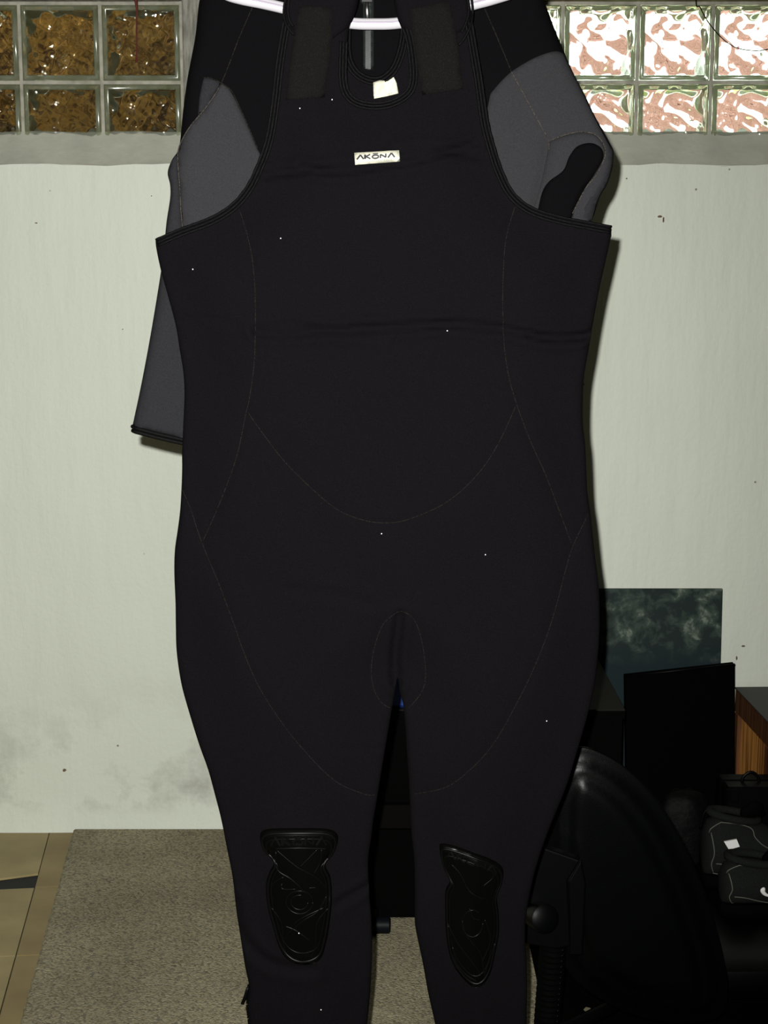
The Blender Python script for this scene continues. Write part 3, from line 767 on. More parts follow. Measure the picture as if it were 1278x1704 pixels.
# ---- knee pads
def pad(outline, ribs, letters, rim_w=.0022):
    c = Cloth(sm(outline, 5, True), front=.0045, back=0, R=9, base=body, step=7); o = c.build('knee_pad', M_rubber, suit)
    m = MB(); ol = resample(c.o, 7, True); cc = np.array(ol).mean(0); 
    inn = [tuple(cc+(np.array(q)-cc)*.93) for q in ol]; m.tube(c.path(inn, .0), rim_w, 6, closed=True)
    inn = [tuple(cc+(np.array(q)-cc)*.83) for q in ol]; m.tube(c.path(inn, .0), rim_w*.5, 5, closed=True)
    m.build('pad_rim', M_rib, o, smooth=True)
    m = MB()
    for r_ in ribs: m.tube(c.path(resample(sm(r_, 4), 6), .0), .0011, 5)
    m.build('pad_ribs', M_rib, o, smooth=True)
    return c, o
KL = [(434, 1391), (437, 1377), (455, 1371), (498, 1369.5), (542, 1372), (560, 1380), (563, 1394), (556, 1412), (544, 1425), (543, 1436), (551, 1455), (553, 1490), (549, 1530), (543, 1562), (533, 1588), (505, 1597), (482, 1590), (466, 1570), (455, 1535), (446, 1500), (444, 1465), (450, 1443), (457, 1430), (455, 1420), (440, 1406)]
ribs = [[(459, 1402), (500, 1400), (545, 1404)], [(462, 1404), (495, 1430), (525, 1448), (545, 1470)], [(530, 1403), (512, 1420), (500, 1431)], [(461, 1406), (463, 1436), (485, 1450), (502, 1465), (506, 1475)],
        [(536, 1404), (534, 1425), (523, 1444)], [(474, 1448), (456, 1460), (452, 1475)], [(471, 1459), (472, 1468), (495, 1467)], [(515, 1466), (528, 1466)],
        [(452, 1500), (470, 1525), (473, 1560), (480, 1583)], [(548, 1500), (528, 1525), (526, 1560), (518, 1585)], [(475, 1530), (495, 1537), (520, 1555)],
        [(545, 1480), (530, 1505), (505, 1520), (478, 1545)], [(490, 1525), (510, 1512), (540, 1500)]]
ring1 = [(500+22*math.cos(a), 1489+19*math.sin(a)) for a in [i*math.pi/8 for i in range(17)]]
ring2 = [(500+14*math.cos(a), 1489+12*math.sin(a)) for a in [i*math.pi/8 for i in range(14)]]
ribs += [ring1, ring2]
cL, oL = pad(KL, ribs, None)
let, end = akona(0, 1); let = [([(a/end, b) for a, b in pl], w__) for pl, w__ in let]
strokes(lambda a, b: cL.at(452+a*92, 1397-b*13-2*math.sin(a*math.pi), .0006), let, .0013, M_rib, 'raised_lettering', oL, lift=.0012)
KR = [(731, 1407), (733, 1399), (752, 1400), (785, 1409), (815, 1421), (834, 1436), (836, 1455), (829, 1475), (826, 1490), (829, 1515), (829, 1550), (822, 1585), (815, 1612), (802, 1630), (785, 1632), (765, 1615), (750, 1590), (742, 1550), (740, 1500), (741, 1475), (748, 1460), (744, 1448), (735, 1430)]
ribsR = [[(750, 1430), (765, 1445), (780, 1472), (805, 1487)], [(812, 1432), (820, 1448), (800, 1465)], [(780, 1500), (785, 1515), (797, 1520)], [(768, 1520), (775, 1545), (797, 1573), (803, 1600), (806, 1618)],
         [(743, 1525), (760, 1558), (785, 1590), (800, 1612)], [(752, 1565), (760, 1595), (785, 1620)], [(823, 1560), (812, 1590), (804, 1612)], [(745, 1530), (750, 1575), (768, 1605), (795, 1622)], [(805, 1520), (815, 1555), (800, 1590)]]
ribsR += [[(785+17*math.cos(a), 1525+22*math.sin(a)) for a in [i*math.pi/8 for i in range(15)]]]
cR, oR = pad(KR, ribsR, None, .0017)
strokes(lambda a, b: cR.at(742+a*82, 1418+a*25-b*11-3*math.sin(a*math.pi), .0006), let, .0010, M_rib, 'raised_lettering', oR, lift=.001)
# ankle zip at the left leg's outer edge: teeth, pull tab
zp = [(415, 1640), (413, 1674), (416, 1704), (420, 1760), (425, 1820), (428, 1866)]
m = MB()
for k, q in enumerate(resample(sm(zp, 6), 6)):
    a = P(q[0]-1, q[1], SY); m.box(a+Vector((-.002, -.002, -.0012)), a+Vector((.004, .002, .0012)))
o = m.build('ankle_zip_teeth', M_bplas, suit); tag(o, kind='stuff')
m = MB(); m.tube([P(414, 1640, SY-.004), P(411, 1648, SY-.006), P(408, 1660, SY-.006), P(403, 1671, SY-.006)], [.0016, .0022, .0028, .0024], 6, flat=.6); m.build('zip_pull', M_bplas, suit, smooth=True)
# leg cuffs hem
for (a, b) in (((428, 1868), (590, 1868)), ((746, 1868), (870, 1868))):
    m = MB(); pts = resample([a, b], 8)
    for dy in (-2, -10): m.tube([P(x_, y_+dy, SY-.008) for x_, y_ in pts], .0035, 6)
    m.build('cuff_binding', M_bind, suit, smooth=True)
# lint specks
m = MB()
for (px, py) in ((469, 397), (323, 448), (743, 549), (499, 1540), (535, 1671), (908, 1195), (553, 167), (635, 883), (500, 182), (806, 918)):
    a = body.at(px, py, .001 if py != 1540 else .006); m.box(a-Vector((.0006,)*3), a+Vector((.0006,)*3))
o = m.build('lint', M_white, suit); tag(o, kind='stuff')

# ------------------------------------------------------------------ jacket hanging behind
JY = 2.068
jout = (sm([(440, -85), (380, -60), (345, -35), (332, 0), (325, 60), (312, 130), (304, 190), (298, 245), (286, 266), (279, 287), (283, 308), (283, 330), (277, 370), (272, 420), (265, 470), (250, 560), (235, 640), (220.5, 708)]) +
        [(221, 718), (262, 729), (305, 739), (345, 750)] +
        sm([(352, 640), (362, 560), (375, 520), (390, 640), (395, 760)]) + [(880, 760)] +
        sm([(885, 640), (900, 480), (940, 430), (970, 395), (987, 362), (993, 343), (1000, 324), (1011, 305), (1019, 279), (1021, 253), (1015, 238), (1002, 214), (989, 191), (974, 159), (955, 123), (936, 80), (920, 40), (905, 0), (890, -35), (840, -62), (760, -85)]) +
        sm([(700, -60), (660, -30), (600, -30), (540, -60)]))
def jrel(Q):
    x, y = Q[:, 0], Q[:, 1]
    r = .003*np.sin(x/47+y/60)*np.sin(y/71)
    dd = segdist(Q, [(300, 250), (297, 275), (303, 370), (303, 420)], False); r -= .004*np.exp(-(dd/11)**2)
    dd = segdist(Q, [(912, 240), (910, 262), (903, 300), (893, 345), (885, 380)], False); r -= .005*np.exp(-(dd/11)**2)
    dd = segdist(Q, [(985, 180), (1005, 240), (1008, 285), (985, 345)], False); r += .004*np.exp(-(dd/14)**2)
    return r
jk = empty('wetsuit_jacket', P(640, 770, JY), 'black and grey long-sleeved wetsuit jacket hanging behind the sleeveless suit', 'jacket')
jb = Cloth(jout, Y=JY, front=.014, back=.012, R=26, relief=jrel, step=8)
jb.build('jacket_body', M_neo2, jk)
pg = dict(parent=jk, base=jb)
seamA = sm([(425, 8), (400, 65), (371, 138), (345, 180), (320, 210), (302, 238), (297, 252), (298, 272), (301, 310), (303, 350), (306, 385)])
g1 = sm([(371, 138), (345, 180), (320, 210), (302, 238), (297, 252), (298, 272), (301, 310), (303, 350), (306, 392)]) + [(360, 400), (450, 330)] + sm([(450, 285), (429, 248), (412, 208), (395, 172), (384, 152), (371, 138)])[:-1]
patch(g1, 'grey_panel', M_grey, t=.0016, R=2, step=8, **pg)
patch(sm([(341, 132), (355, 133), (370, 138)]) + sm([(345, 179), (333, 194), (334, 165), (341, 132)])[:-1], 'grey_panel', M_grey2, t=.0016, R=2, step=7, **pg)
g3 = sm([(296, 252), (286, 268), (280, 287), (284, 308), (284, 330), (278, 370), (273, 420), (266, 470), (251, 560), (236, 640), (222, 706)]) + [(262, 717), (305, 727), (342, 738)] + sm([(350, 640), (330, 480), (308, 400), (303, 350), (300, 310), (297, 272)])
sl = patch(g3, 'sleeve_panel', M_grey2, t=.0030, R=2, step=5, **pg)
hem = [(220, 711), (262, 722), (305, 732), (343, 743)]
m = MB()
for dy, r_ in ((0, .003), (7, .003)):
    m.tube(jb.path(resample([(a+1, b+dy-2) for a, b in hem], 7), .001), r_, 6)
m.build('cuff_binding', M_bind, jk, smooth=True)
g4 = sm([(815, 158), (835, 135), (855, 118), (890, 98), (922, 88), (939, 92)]) + sm([(953, 123), (972, 159), (987, 191), (1000, 214), (1013, 238), (1019, 254), (1017, 278), (1009, 304), (998, 323), (990, 343), (982, 372)]) + [(930, 400), (860, 360), (820, 280), (808, 190)]
patch(g4, 'grey_panel', M_grey, t=.0016, R=2, step=8, **pg)
foldp = sm([(912, 236), (938, 226), (965, 221), (988, 226), (1002, 243), (1004, 262), (990, 292), (972, 315), (955, 350)]) + [(945, 395), (874, 395)] + sm([(886, 345), (899, 300), (907, 262), (912, 236)])[:-1]
fp = patch(foldp, 'sleeve_fold', M_grey, t=.007, R=12, step=5, **pg)
lens = sm([(895, 340), (901, 318), (912, 302), (934, 285), (944, 262), (958, 245), (980, 240), (997, 249), (1000, 266), (986, 292), (972, 312), (960, 335), (949, 362)]) + [(942, 384), (886, 384)]
patch(lens, 'inner_sleeve', M_neo2, parent=jk, base=fp, t=.0022, R=3, step=5)
patch(sm([(1008, 250), (1016, 246), (1019, 256), (1017, 278), (1009, 304), (998, 323), (990, 343), (984, 368)]) + [(963, 366)] + sm([(969, 346), (983, 321), (999, 298), (1008, 270)]), 'sleeve_edge_panel', M_grey2, t=.003, R=5, step=6, **pg)
for pth, cl, mt in ((seamA[:14], jb, M_seam), (seamA[13:], jb, M_seamg), (sm([(800, 5), (826, 65), (849, 122)]), jb, M_seam), (sm([(849, 122), (880, 178), (912, 236)]), jb, M_seamg),
                    (sm([(912, 236), (938, 226), (965, 221), (988, 226), (1001, 242), (1003, 262), (990, 291), (972, 314), (950, 356)]), fp, M_seamg), (sm([(912, 236), (911, 252)]), fp, M_seamg),
                    (sm([(341, 132), (355, 133), (384, 150), (397, 173), (413, 208), (430, 248)]), jb, M_seam)):
    m = MB(); m.tube(cl.path(resample(pth, 7), .0014), .0008, 5); m.build('seam', mt, jk, smooth=True)
# collar zip of the jacket
zt_ = patch([(604, -50), (622, -50), (622, 119), (605, 119)], 'zip_tape', M_zip, jk, jb, t=.0015, R=2, step=8, lift=.001)
m = MB()
for k in range(38):
    for s_ in (0, 1):
        a = jb.at(610.5+4.5*s_, 48+k*1.85+.9*s_, .0032); m.box(a+Vector((-.0017, -.0006, -.00045)), a+Vector((.0017, .0006, .00045)))
o = m.build('zip_teeth', M_zipt, jk); tag(o, kind='stuff')
m = MB(); a = jb.at(611, 2, .004); m.box(a+Vector((-.0085, -.003, -.006)), a+Vector((.0085, .001, .012)), .002); m.build('zip_slider', M_zipt, jk)
m = MB(); m.tube([jb.at(611, 8, .008), jb.at(611, 20, .008), jb.at(612, 40, .007)], [.0022, .003, .0026], 6, flat=.5); m.build('zip_pull', M_metal, jk, smooth=True)
# collar loop over the hanger hook
m = MB(); lp = [P(628, -40, JY-.016), Vector((P(628, -60, 2.01).x, 2.022, P(628, -100, 2.01).z)), Vector((0, 2.0, P(639, -118, 2.01).z)), Vector((P(650, -60, 2.01).x, 2.022, P(650, -100, 2.01).z)), P(650, -40, JY-.016)]
m.tube([Vector(q) for q in sm([tuple(v) for v in lp], 5)], .002, 6); m.build('hanging_loop', M_bind, jk, smooth=True)

# ------------------------------------------------------------------ hanger and the pipe it hangs on
HY = 2.012
hg = empty('clothes_hanger', P(640, 40, HY), 'white plastic clothes hanger carrying the black wetsuit', 'hanger')
bar = sm([(345, -28), (375, -10), (400, -2), (435, 5), (470, 13), (520, 26), (580, 38), (623, 40), (666, 38), (730, 26), (785, 8), (815, 0), (860, -14), (895, -28)], 5)
m = MB(); pts = [P(a, b, HY) for a, b in bar]
m.tube(pts, .0072, 14, flat=.8); m.build('hanger_bar', M_hang, hg, smooth=True)
m = MB(); m.tube([p_+Vector((0, -.0052, .0012)) for p_ in pts], .0012, 6); m.build('moulding_line', mat('mauve white plastic', (0.34, 0.29, 0.37), .4), hg, smooth=True)
m = MB()
for s_ in (-1, 1):
    a = pts[0] if s_ < 0 else pts[-1]
    m.tube([Vector(q) for q in sm([tuple(a), tuple(a+Vector((s_*.012, 0, .012))), tuple(a+Vector((-s_*.01, 0, .03))), tuple(Vector((s_*.05, HY, a.z+.075))), (0, HY, a.z+.10)], 5)], .0065, 10)
m.build('hanger_arms', M_hang, hg, smooth=True)
top = Vector((0, HY, pts[0].z+.10)); PZ = 1.985
m = MB(); hk = [tuple(top), tuple(top+Vector((0, 0, .04))), (0.004, HY, PZ-.05), (.028, HY, PZ-.020), (.030, HY, PZ+.008), (.0, HY, PZ+.0285), (-.029, HY, PZ+.006)]
m.tube([Vector(q) for q in sm(hk, 6)], .0028, 8); m.build('hook', M_metal, hg, smooth=True)
m = MB(); m.tube([Vector((0, YB+.0, PZ)), Vector((0, YW+.0, PZ))], .025, 16)
tag(m.build('ceiling_pipe', M_steel, smooth='auto'), 'galvanised pipe under the ceiling that the hanger hooks over', 'pipe')
for i in range(11):
    x = XL+.25+i*.41
    MB().box((x, YB, ZC-.09), (x+.045, YW-.002, ZC-.0)).build('joist', M_joist, bpy.data.objects['ceiling'])

# string and cable by the windows
m = MB(); sp_ = [P(227, -60, 3.28), P(226, 0, 3.28), P(228, 20, 3.279), P(227, 50, 3.281), P(228, 80, 3.28), P(227, 104, 3.28)]
sp_[0].z = 2.03
m.tube(sp_, [.0016, .0034, .0020, .0017, .0017, .0026], 6)
tag(m.build('hanging_string', M_red, smooth=True), 'thin red brown string dangling in front of the left glass blocks', 'string')
m = MB(); q0 = P(1160, -10, 3.27); q0.z = 2.03
cb_ = sm([tuple(q0)] + [tuple(P(a, b, 3.27)) for a, b in ((1158, -5), (1165, 12), (1178, 36), (1200, 62), (1222, 78), (1250, 84), (1278, 82), (1320, 70), (1360, 40), (1380, 0))] + [(P(1385, -20, 3.27).x, 3.27, 2.03)], 6)
m.tube([Vector(q) for q in cb_], .0011, 6)
tag(m.build('cable', M_bmatte, smooth=True), 'thin black cable looping down across the right glass blocks', 'cable')

# ------------------------------------------------------------------ things at the right
FZ = .010    # carpet top
# oak-sided low cabinet against the wall
A = P(1224, 1143, YW-.03); H_ = A.z; dN = ray(1278, 1199); tt = (H_-CAMZ)/dN.z; Bn = Vector((0, 0, CAMZ))+dN*tt
dirv = (Bn-A); dirv.z = 0; dirv.normalize()
side_n = Vector((-dirv.y, dirv.x, 0)); 
if side_n.x < 0: side_n = -side_n
DEP, WID = .28, .60
Mx = Matrix(((side_n.x, -dirv.x, 0, A.x), (side_n.y, -dirv.y, 0, A.y), (0, 0, 1, 0), (0, 0, 0, 1)))   # local x = into the cabinet, local y = towards the wall
cab = empty('oak_cabinet', A + dirv*DEP*.5 + side_n*WID*.5 - Vector((0, 0, H_-FZ)), 'low oak-sided cabinet with a dark frame and grey top at the right edge', 'cabinet')
fr = MB(); e = .042
fr.box((0, -DEP, H_-.058), (.022, 0, H_-.003), .002, Mx); fr.box((0, -.030, FZ), (.022, 0, H_-.058), .002, Mx); fr.box((0, -DEP, FZ), (.022, -DEP+e, H_-.058), .002, Mx); fr.box((0, -DEP+e, FZ), (.022, -.030, FZ+.05), .002, Mx)
fr.build('side_frame', M_oakd, cab)
MB().box((.008, -DEP+e, FZ+.05), (.02, -.030, H_-.058), 0, Mx).build('side_panel', M_oak, cab)
MB().box((-.003, -DEP-.003, H_-.003), (WID+.003, .0, H_+.000), .001, Mx).build('cabinet_top', mat('grey laminate', (.016, .0155, .0155), .6), cab)
c2 = MB(); c2.box((.022, -.012, FZ), (WID-.022, 0, H_-.003), 0, Mx); c2.box((WID-.022, -DEP, FZ), (WID, 0, H_-.003), 0, Mx); c2.box((.022, -DEP+.01, FZ), (WID-.022, -.012, FZ+.02), 0, Mx); c2.build('carcass', M_oakd, cab)
dr = MB().box((.026, -DEP-.004, FZ+.02), (WID-.026, -DEP+.014, H_-.01), .002, Mx).build('door', M_oak, cab)
MB().box((.08, -DEP-.022, .20), (.09, -DEP-.004, .26), .002, Mx).build('handle', M_metal, dr)

# speckled green board leaning on the wall
def slab_leaning(name, corners_top, zbot, ybot, thick, m, label=None, cat=None, parent=None):
    a, b = corners_top
    n0, n1 = Vector((a.x+.002, ybot, zbot)), Vector((b.x-.006, a.y+(ybot-a.y)*(b.z-zbot)/(a.z-zbot) if False else ybot, zbot))
    vs = []
    for off in (0, thick): vs += [a+Vector((0, off, 0)), b+Vector((0, off, 0)), n1+Vector((0, off, 0)), n0+Vector((0, off, 0))]
    o = link(name, vs, [(3,2,1,0),(4,5,6,7),(0,1,5,4),(1,2,6,5),(2,3,7,6),(3,0,4,7)], m, parent, False)
    bv = o.modifiers.new('bevel', 'BEVEL'); bv.width = .0015; bv.segments = 2
    if label: tag(o, label, cat)
    return o
tl, tr = P(905, 977, YW-.022), P(1203, 980, YW-.022); tl.z = tr.z
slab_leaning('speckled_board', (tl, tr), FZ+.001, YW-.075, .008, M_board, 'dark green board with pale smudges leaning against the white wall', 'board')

# black flat panel leaning in front of the board
panel = empty('flat_panel', Vector((P(1130, 1400, 3.1).x, 3.05, FZ)), 'plain matt black rectangular panel leaning between the green board and oak cabinet', 'panel')
pa, pb = P(1040, 1125.5, 3.19), P(1223, 1105.5, 3.19)
slab_leaning('panel_board', (pa, pb), FZ+.003, 3.10, .022, M_screen, parent=panel)
m = MB(); m.tube([pa+Vector((0, .0, 0)), pb+Vector((0, .0, 0))], .0022, 6); m.build('edge_strip', M_bplas, panel, smooth=True)

# black cabinet behind the suit legs
yb0 = PF(700, 1527, FZ+.02).y
zb = FZ+.045
yfr = PF(700, 1531, FZ).y
xl, xr = P(560, 1400, yfr).x, P(1040, 1200, yfr).x
ztp = P(700, 1181, yfr).z
st = empty('media_stand', Vector(((xl+xr)/2, yfr+.15, FZ)), 'wide low black stand standing behind the wetsuit legs', 'stand')
DPT = 3.20-yfr
MB().box((xl, yfr, ztp-.003), (xr, yfr+DPT, ztp), .001).build('top', M_boxtop, st)
MB().box((xl, yfr+.001, ztp-.02), (xr, yfr+DPT, ztp-.0031), .001).build('top_edge', M_bmatte, st)
for q_ in (xl+.004, xr-.024): MB().box((q_, yfr+.008, FZ+.001), (q_+.020, yfr+DPT, ztp-.02)).build('side_panel', M_bmatte, st)
MB().box((xl+.024, yfr+DPT-.01, FZ+.002), (xr-.024, yfr+DPT, ztp-.02)).build('back_panel', M_bmatte, st)
zA, zB = P(700, 1341, yfr).z, P(700, 1381, yfr).z
MB().box((xl+.024, yfr+.004, zB), (xr-.024, yfr+.025, zA), .002).build('drawer_front', mat('brown black laminate', (.0016, .0012, .0011), .7, .05), st)
MB().box((xl+.024, yfr+.010, zA+.004), (xr-.024, yfr+.028, ztp-.021)).build('upper_door', M_bmatte, st)
MB().box((xl+.024, yfr+.010, FZ+.001), (xr-.024, yfr+.028, zB-.004)).build('lower_door', M_bmatte, st)
# round foot of a caster in front of the stand
fc = PF(632, 1560, FZ)
cs = empty('caster', fc+Vector((0, 0, 0)), 'small blue black wheel on the carpet between the wetsuit legs', 'wheel')
m = MB(); m.tube([Vector((fc.x-.035, fc.y+.02, FZ+.0165)), Vector((fc.x-.012, fc.y+.02, FZ+.0165)), Vector((fc.x+.018, fc.y+.02, FZ+.0165)), Vector((fc.x+.021, fc.y+.02, FZ+.0165))], [.016, .0165, .0165, .013], 18)
m.build('wheel', mat('blue black plastic', (.0030, .0036, .0050), .5, .1), cs, smooth='auto')
MB().box((fc.x-.034, fc.y+.010, FZ+.034), (fc.x-.004, fc.y+.03, FZ+.052), .003).build('wheel_bracket', M_bplas, cs)
# blue crate on the stand
bx = P(664, 1165, yfr+.10)
bc = empty('blue_box', Vector((bx.x, yfr+.08, ztp)), 'blue plastic box on the black stand, glimpsed between the wetsuit legs', 'box')
MB().box((bx.x-.09, yfr+.006, ztp+.001), (bx.x+.09, yfr+.15, ztp+.07), .006).build('box_body', M_blue, bc)
MB().box((bx.x-.094, yfr+.002, ztp+.071), (bx.x+.094, yfr+.154, ztp+.082), .004).build('lid', M_blue, bc)

# ------------------------------------------------------------------ office chair, seen from behind
CY = 2.30
ch = empty('office_chair', Vector((P(1010, 1600, CY).x, CY+.2, FZ)), 'low black office chair with a rounded moulded backrest beside the wetsuit', 'chair')
bo = sm([(925, 1262), (965, 1243), (1002, 1253), (1040, 1276), (1078, 1312), (1112, 1358), (1146, 1420), (1172, 1482), (1192, 1542), (1206, 1600), (1212, 1650), (1200, 1690), (1150, 1703), (1080, 1697), (1010, 1670), (955, 1630), (922, 1570), (905, 1490), (898, 1400), (902, 1310)], 5, True)
def brel(Q):
    d_ = segdist(Q, bo[::2], True)
    return .020*(1-1/(1+np.exp((d_-48)/-5)))*-1 + .010*np.exp(-((d_-34)/12)**2)
bk = Cloth(bo, Y=CY, front=.022, back=.02, R=20, relief=brel, step=8)
# tilt the backrest a little so that it turns away to the right
ob = bk.build('backrest', M_leather, ch)
m = MB(); inn = resample(bo, 8, True); cc = np.array(inn).mean(0)
pp = [tuple(cc+(np.array(q)-cc)*.985) for q in inn]; m.tube(bk.path(pp, -.003), .002, 6, closed=True); m.build('backrest_piping', M_bplas, ch, smooth=True)
# black mat under the chair and a paper scrap on it
m0 = PF(908, 1700, FZ+.003)
mat_o = MB().box((m0.x, 1.50, FZ+.0002), (m0.x+.95, 2.72, FZ+.004), .0015).build('floor_mat', M_bmatte)
tag(mat_o, 'thin matt black mat lying on the carpet under the office chair', 'mat')
q_ = PF(978, 1681, FZ+.0045); vs = [q_+Vector((a, b, c)) for c in (0, .0012) for a, b in ((-.004, -.006), (.006, -.004), (.005, .006), (-.002, .009), (-.007, .001))]
ps = link('paper_scrap', vs, [(4,3,2,1,0),(5,6,7,8,9)]+[(i, (i+1) % 5, 5+(i+1) % 5, 5+i) for i in range(5)], mat('beige paper', (.20, .18, .11), .8), None, False)
tag(ps, 'tiny pale scrap of paper on the black mat below the backrest', 'paper')
# bracket, knob and bellows
def prism(pts_px, Y0, th, name, m_, parent):
    f_ = [P(a, b, Y0) for a, b in pts_px]; bk_ = [v+Vector((0, th, 0)) for v in f_]; n__ = len(f_)
    o = link(name, f_+bk_, [tuple(range(n__))[::-1], tuple(range(n__, 2*n__))]+[(i, (i+1) % n__, n__+(i+1) % n__, n__+i) for i in range(n__)], m_, parent, False)
    bm = __import__('bmesh').new(); bm.from_mesh(o.data); __import__('bmesh').ops.recalc_face_normals(bm, faces=bm.faces); bm.to_mesh(o.data); bm.free()
    b_ = o.modifiers.new('bevel', 'BEVEL'); b_.width = .003; b_.segments = 3; return o
prism([(870, 1398), (966, 1432), (945, 1466), (950, 1575), (925, 1580), (870, 1570)], CY-.075, .022, 'bracket', M_bplas, ch)
prism([(946, 1466), (967, 1430), (975, 1470), (970, 1590), (948, 1590)], CY-.058, .03, 'bracket_side', M_bplas, ch)
kc = P(905, 1528, CY-.10)
m = MB(); ax = Vector((.35, -1, .25)).normalized(); m.tube([kc-ax*.03, kc-ax*.006, kc+ax*.006, kc+ax*.010], [.021, .0235, .0225, .016], 22, cap=True); m.build('tightening_knob', M_bplas, ch, smooth='auto')
mb_ = MB(); p0, p1 = P(920, 1572, CY-.055), P(905, 1770, CY-.045); K2 = 22; pts = []; rs = []
wpx = lambda px: px/F*CY
for i in range(K2*4+1):
    t_ = i/(K2*4); ph = i % 4
    pts.append(p0.lerp(p1, t_)); rs.append((.0215 if ph in (0, 1) else .0175) + (.0 if t_ > .1 else 0))
mb_.tube(pts, rs, 16); mb_.build('bellows', M_bmatte, ch, smooth=True)
m = MB()
for i in range(K2):
    c_ = p0.lerp(p1, (i*4+.5)/(K2*4)); a = c_+Vector((.0135, -.0165, 0)); m.box(a-Vector((.0006,)*3), a+Vector((.0006,)*3))
o = m.build('bellows_glints', M_zipt, ch); tag(o, kind='stuff')
# seat beyond the backrest
seat_z = P(1216, 1592, CY+.14).z
sx0, sx1 = P(1010, 1600, CY).x, P(1390, 1600, CY+.2).x
rings = []
for (zz, g_) in ((seat_z-.075, .03), (seat_z-.06, .008), (seat_z-.035, 0), (seat_z-.012, .008), (seat_z, .035)):
    ring_ = []
    for k in range(28):
        a = 2*math.pi*k/28; cx_, sy_ = math.copysign(abs(math.cos(a))**.45, math.cos(a)), math.copysign(abs(math.sin(a))**.45, math.sin(a))
        ring_.append(Vector(((sx0+sx1)/2+((sx1-sx0)/2-g_)*cx_, CY+.315+(.215-g_)*sy_, zz)))
    rings.append(ring_)
m = MB(); m.loft(rings); m.build('seat', M_leather, ch, smooth='auto')
cx_, cy_ = (sx0+sx1)/2, CY+.315
m = MB(); m.tube([Vector((cx_, cy_, .07)), Vector((cx_, cy_, seat_z-.076))], .025, 16); m.build('column', M_bplas, ch, smooth='auto')
m = MB(); m.tube([Vector((p1.x, p1.y, p1.z)), Vector((p1.x+.01, p1.y+.02, max(p1.z-.02, .06))), Vector((cx_, cy_-.03, seat_z-.082))], .012, 10, flat=.5); m.build('back_bar', M_bplas, ch, smooth=True)
for k in range(5):
    a = math.radians(90+72*k-8)
    m = MB(); e_ = Vector((cx_+.25*math.cos(a), cy_+.25*math.sin(a), .062)); m.tube([Vector((cx_, cy_, .085)), Vector((cx_, cy_, .08)).lerp(e_, .5), e_], [.024, .02, .015], 10, flat=.7)
    lg = m.build('base_leg', M_bplas, ch, smooth='auto')
    m = MB(); t_ = Vector((-math.sin(a), math.cos(a), 0)); c_ = Vector((e_.x, e_.y, FZ+.0235)); m.tube([c_-t_*.018, c_+t_*.018], .0225, 16); m.build('wheel', M_bplas, lg, smooth='auto')

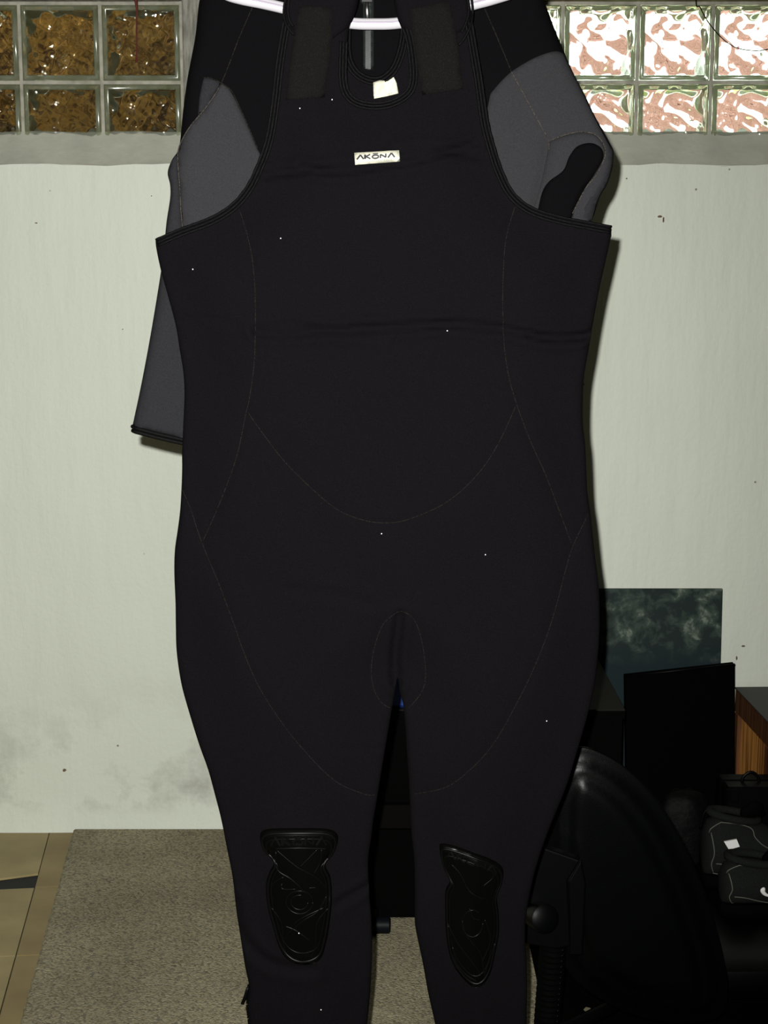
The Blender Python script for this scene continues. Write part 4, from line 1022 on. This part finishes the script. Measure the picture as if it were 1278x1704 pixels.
# ------------------------------------------------------------------ shoes and case at the right edge
def shoe(name, heel, ang, L_, Hh, Wd, label, mark=True, hl=None):
    """low sneaker; heel = point on its support, ang = direction of the toe in degrees"""
    root = empty(name, heel, label, 'shoe', 'black sneakers')
    ca_, sa_ = math.cos(math.radians(ang)), math.sin(math.radians(ang))
    def T(x, y, z): return heel + Vector((x*ca_-y*sa_, x*sa_+y*ca_, z))
    prof = [(0, .50, .74), (.03, .72, .92), (.10, .84, 1.0), (.22, .86, .96), (.34, .84, .90), (.42, .86, .84), (.52, .90, .72), (.64, .98, .58), (.76, 1.0, .46), (.88, .92, .37), (.96, .70, .29), (1.0, .40, .20)]
    rings = []
    for t_, w_, h_ in prof:
        ring_ = []
        for k in range(20):
            a = 2*math.pi*k/20; c_, s_ = math.cos(a), math.sin(a)
            yy = Wd/2*w_*math.copysign(abs(c_)**.75, c_)*(1 - .30*max(s_, 0)*(1 if t_ < .5 else .6))
            zz = .016 + (Hh*h_-.016)*(.5+.5*math.copysign(abs(s_)**.8, s_))
            ring_.append(T(t_*L_, yy, zz))
        rings.append(ring_)
    m = MB(); m.loft(rings); up = m.build('upper', M_suede, root, smooth=True)
    rings = []
    for t_, w_, h_ in prof:
        wv = Wd/2*(w_*.98+.05); x_ = -.004+t_*(L_+.008)
        rings.append([T(x_, -wv, .004), T(x_, -wv*1.02, .012), T(x_, -wv*.96, .024), T(x_, wv*.96, .024), T(x_, wv*1.02, .012), T(x_, wv, .004), T(x_, wv*.9, 0), T(x_, -wv*.9, 0)])
    m = MB(); m.loft(rings); m.build('sole', M_bmatte, root, smooth='auto')
    # padded collar round the foot opening
    m = MB(); col_ = [T(L_*(.21+.17*math.cos(a)), Wd*.29*math.sin(a), Hh*(.98-.07*math.cos(a))) for a in [i*math.pi/9 for i in range(18)]]
    m.tube(col_, .0075, 8, closed=True); m.build('collar', M_suede, root, smooth=True)
    m = MB(); m.tube([T(L_*.36, 0, Hh*.93), T(L_*.33, 0, Hh*1.07), T(L_*.31, 0, Hh*1.13)], [.022, .024, .018], 10, flat=.3); m.build('tongue', M_bmatte, root, smooth=True)
    def side(t_, f_, lift=.0012):       # a point on the side that faces the camera
        for i in range(len(prof)-1):
            if prof[i][0] <= t_ <= prof[i+1][0]:
                q_ = (t_-prof[i][0])/(prof[i+1][0]-prof[i][0]); w_ = prof[i][1]*(1-q_)+prof[i+1][1]*q_; h_ = prof[i][2]*(1-q_)+prof[i+1][2]*q_; break
        sn = f_*2-1; s_ = math.copysign(abs(sn)**(1/.8), sn); c_ = math.sqrt(max(0, 1-s_*s_))
        yy = -(Wd/2*w_*abs(c_)**.75*(1-.30*max(s_, 0)*(1 if t_ < .5 else .6)) + lift)
        return T(t_*L_, yy, .016+(Hh*h_-.016)*f_)
    m = MB()
    for ln in ([(.02, .9), (.10, .93), (.30, .92), (.33, .78), (.40, .66), (.52, .62)], [(.03, .85), (.045, .5), (.03, .3), (.05, .12)], [(.06, .30), (.14, .26), (.22, .18), (.32, .10), (.36, .16), (.35, .30)], [(.05, .10), (.15, -.0+.04), (.3, .02), (.5, .02), (.7, .03)]):
        m.tube([side(a, b) for a, b in [tuple(q) for q in sm(ln, 5)]], .0010, 5)
    m.build('piping', M_pipe, root, smooth=True)
    if mark:    # curved tick on the side
        tickp = [(.245, .54), (.235, .46), (.25, .38), (.28, .34), (.33, .38), (.43, .50), (.56, .74)]; tk = [tuple(q) for q in sm(tickp, 4)]
        wds = [.0015, .003, .0042, .0050, .0050, .0046, .0042, .004, .0036, .0034, .003, .0028, .0025, .0022, .002, .0018, .0016, .0015, .0012, .0011, .001, .0009, .0008, .0007, .0005]
        m = MB(); m.tube([side(a, b, .0008) for a, b in tk], wds[:len(tk)], 6, flat=.3); m.build('tick_mark', M_white, root, smooth=True)
    return root
zS = seat_z+.001
h1 = P(1199, 1512, CY+.22); h1.z = zS
sh1 = shoe('sneaker', Vector((P(1197, 1500, CY+.33).x, CY+.33, zS)), 3, .29, .100, .092, 'black sneaker with a white tick on its side, lying on the chair seat')
sh2 = shoe('sneaker', Vector((P(1168, 1440, CY+.46).x, CY+.46, zS)), 4, .28, .135, .095, 'black sneaker with a white tongue label, behind the one with the tick', mark=False)
# white label on the second shoe's side
a = [P(1205, 1401, CY+.40), P(1226, 1397, CY+.40), P(1231, 1409, CY+.40), P(1213, 1414, CY+.40)]
vs = a+[v+Vector((0, .004, 0)) for v in a]
link('tongue_label', vs, [(3,2,1,0),(4,5,6,7),(0,1,5,4),(1,2,6,5),(2,3,7,6),(3,0,4,7)], M_white, sh2, False)
# soft black glove-like bag heap behind the shoes
by = 2.95
bag = empty('gear_bag', Vector((P(1160, 1400, by).x, by, FZ)), 'slumped soft black bag behind the backrest, left of the hard case', 'bag')
rings = []
c0 = Vector((P(1135, 1400, by).x, by, FZ)); topz = P(1160, 1316, by).z
for i in range(13):
    t_ = i/12; zz = FZ + .002 + (topz-FZ)*math.sin(t_*math.pi/2)
    rr_ = math.cos(t_*math.pi/2)**.55*.07+.002
    rings.append([Vector((c0.x+rr_*1.0*math.cos(a)*(1+.08*math.sin(3*a+t_*4)), c0.y+rr_*.75*math.sin(a)*(1+.08*math.cos(2*a)), zz+.006*math.sin(5*a+3*t_)*math.sin(t_*math.pi))) for a in [k*math.pi/14 for k in range(28)]])
m = MB(); m.loft(rings); m.build('bag_body', mat('black nylon', (.0014, .0014, .0015), .6, .08, bump=(40, .5, .008)), bag, smooth=True)
m = MB(); m.tube([Vector(q) for q in sm([tuple(P(a, b, by-.10)) for a, b in ((1165, 1380), (1172, 1352), (1185, 1344), (1198, 1352), (1196, 1385))], 5)], .0022, 6); m.build('strap', M_bplas, bag, smooth=True)
# hard case with handle
hy = 2.892
cx0, cx1 = P(1208, 1320, hy).x, P(1420, 1320, hy).x; cz = P(1240, 1311, hy).z
hc = empty('hard_case', Vector(((cx0+cx1)/2, hy+.05, FZ)), 'flat black hard case with a carrying handle in front of the oak cabinet', 'case')
MB().box((cx0, hy, FZ+.001), (cx1, hy+.045, cz), .006).build('case_shell', M_bplas, hc)
MB().box((cx0-.002, hy+.0465, FZ+.001), (cx1+.002, hy+.090, cz-.001), .006).build('case_lid', M_bplas, hc)
hx0, hx1 = P(1242, 1311, hy).x, P(1272, 1311, hy).x
m = MB(); m.tube([Vector(q) for q in sm([(hx0, hy+.04, cz-.003), (hx0+.004, hy+.04, cz+.010), ((hx0+hx1)/2, hy+.04, cz+.019), (hx1-.004, hy+.04, cz+.010), (hx1, hy+.04, cz-.003)], 5)], .0035, 8, flat=.7); m.build('handle', M_bplas, hc, smooth=True)
for xx in (cx0+.008, cx0+.16):
    MB().box((xx, hy-.004, cz-.03), (xx+.018, hy-.0005, cz-.002), .0015).build('latch', M_bplas, hc)
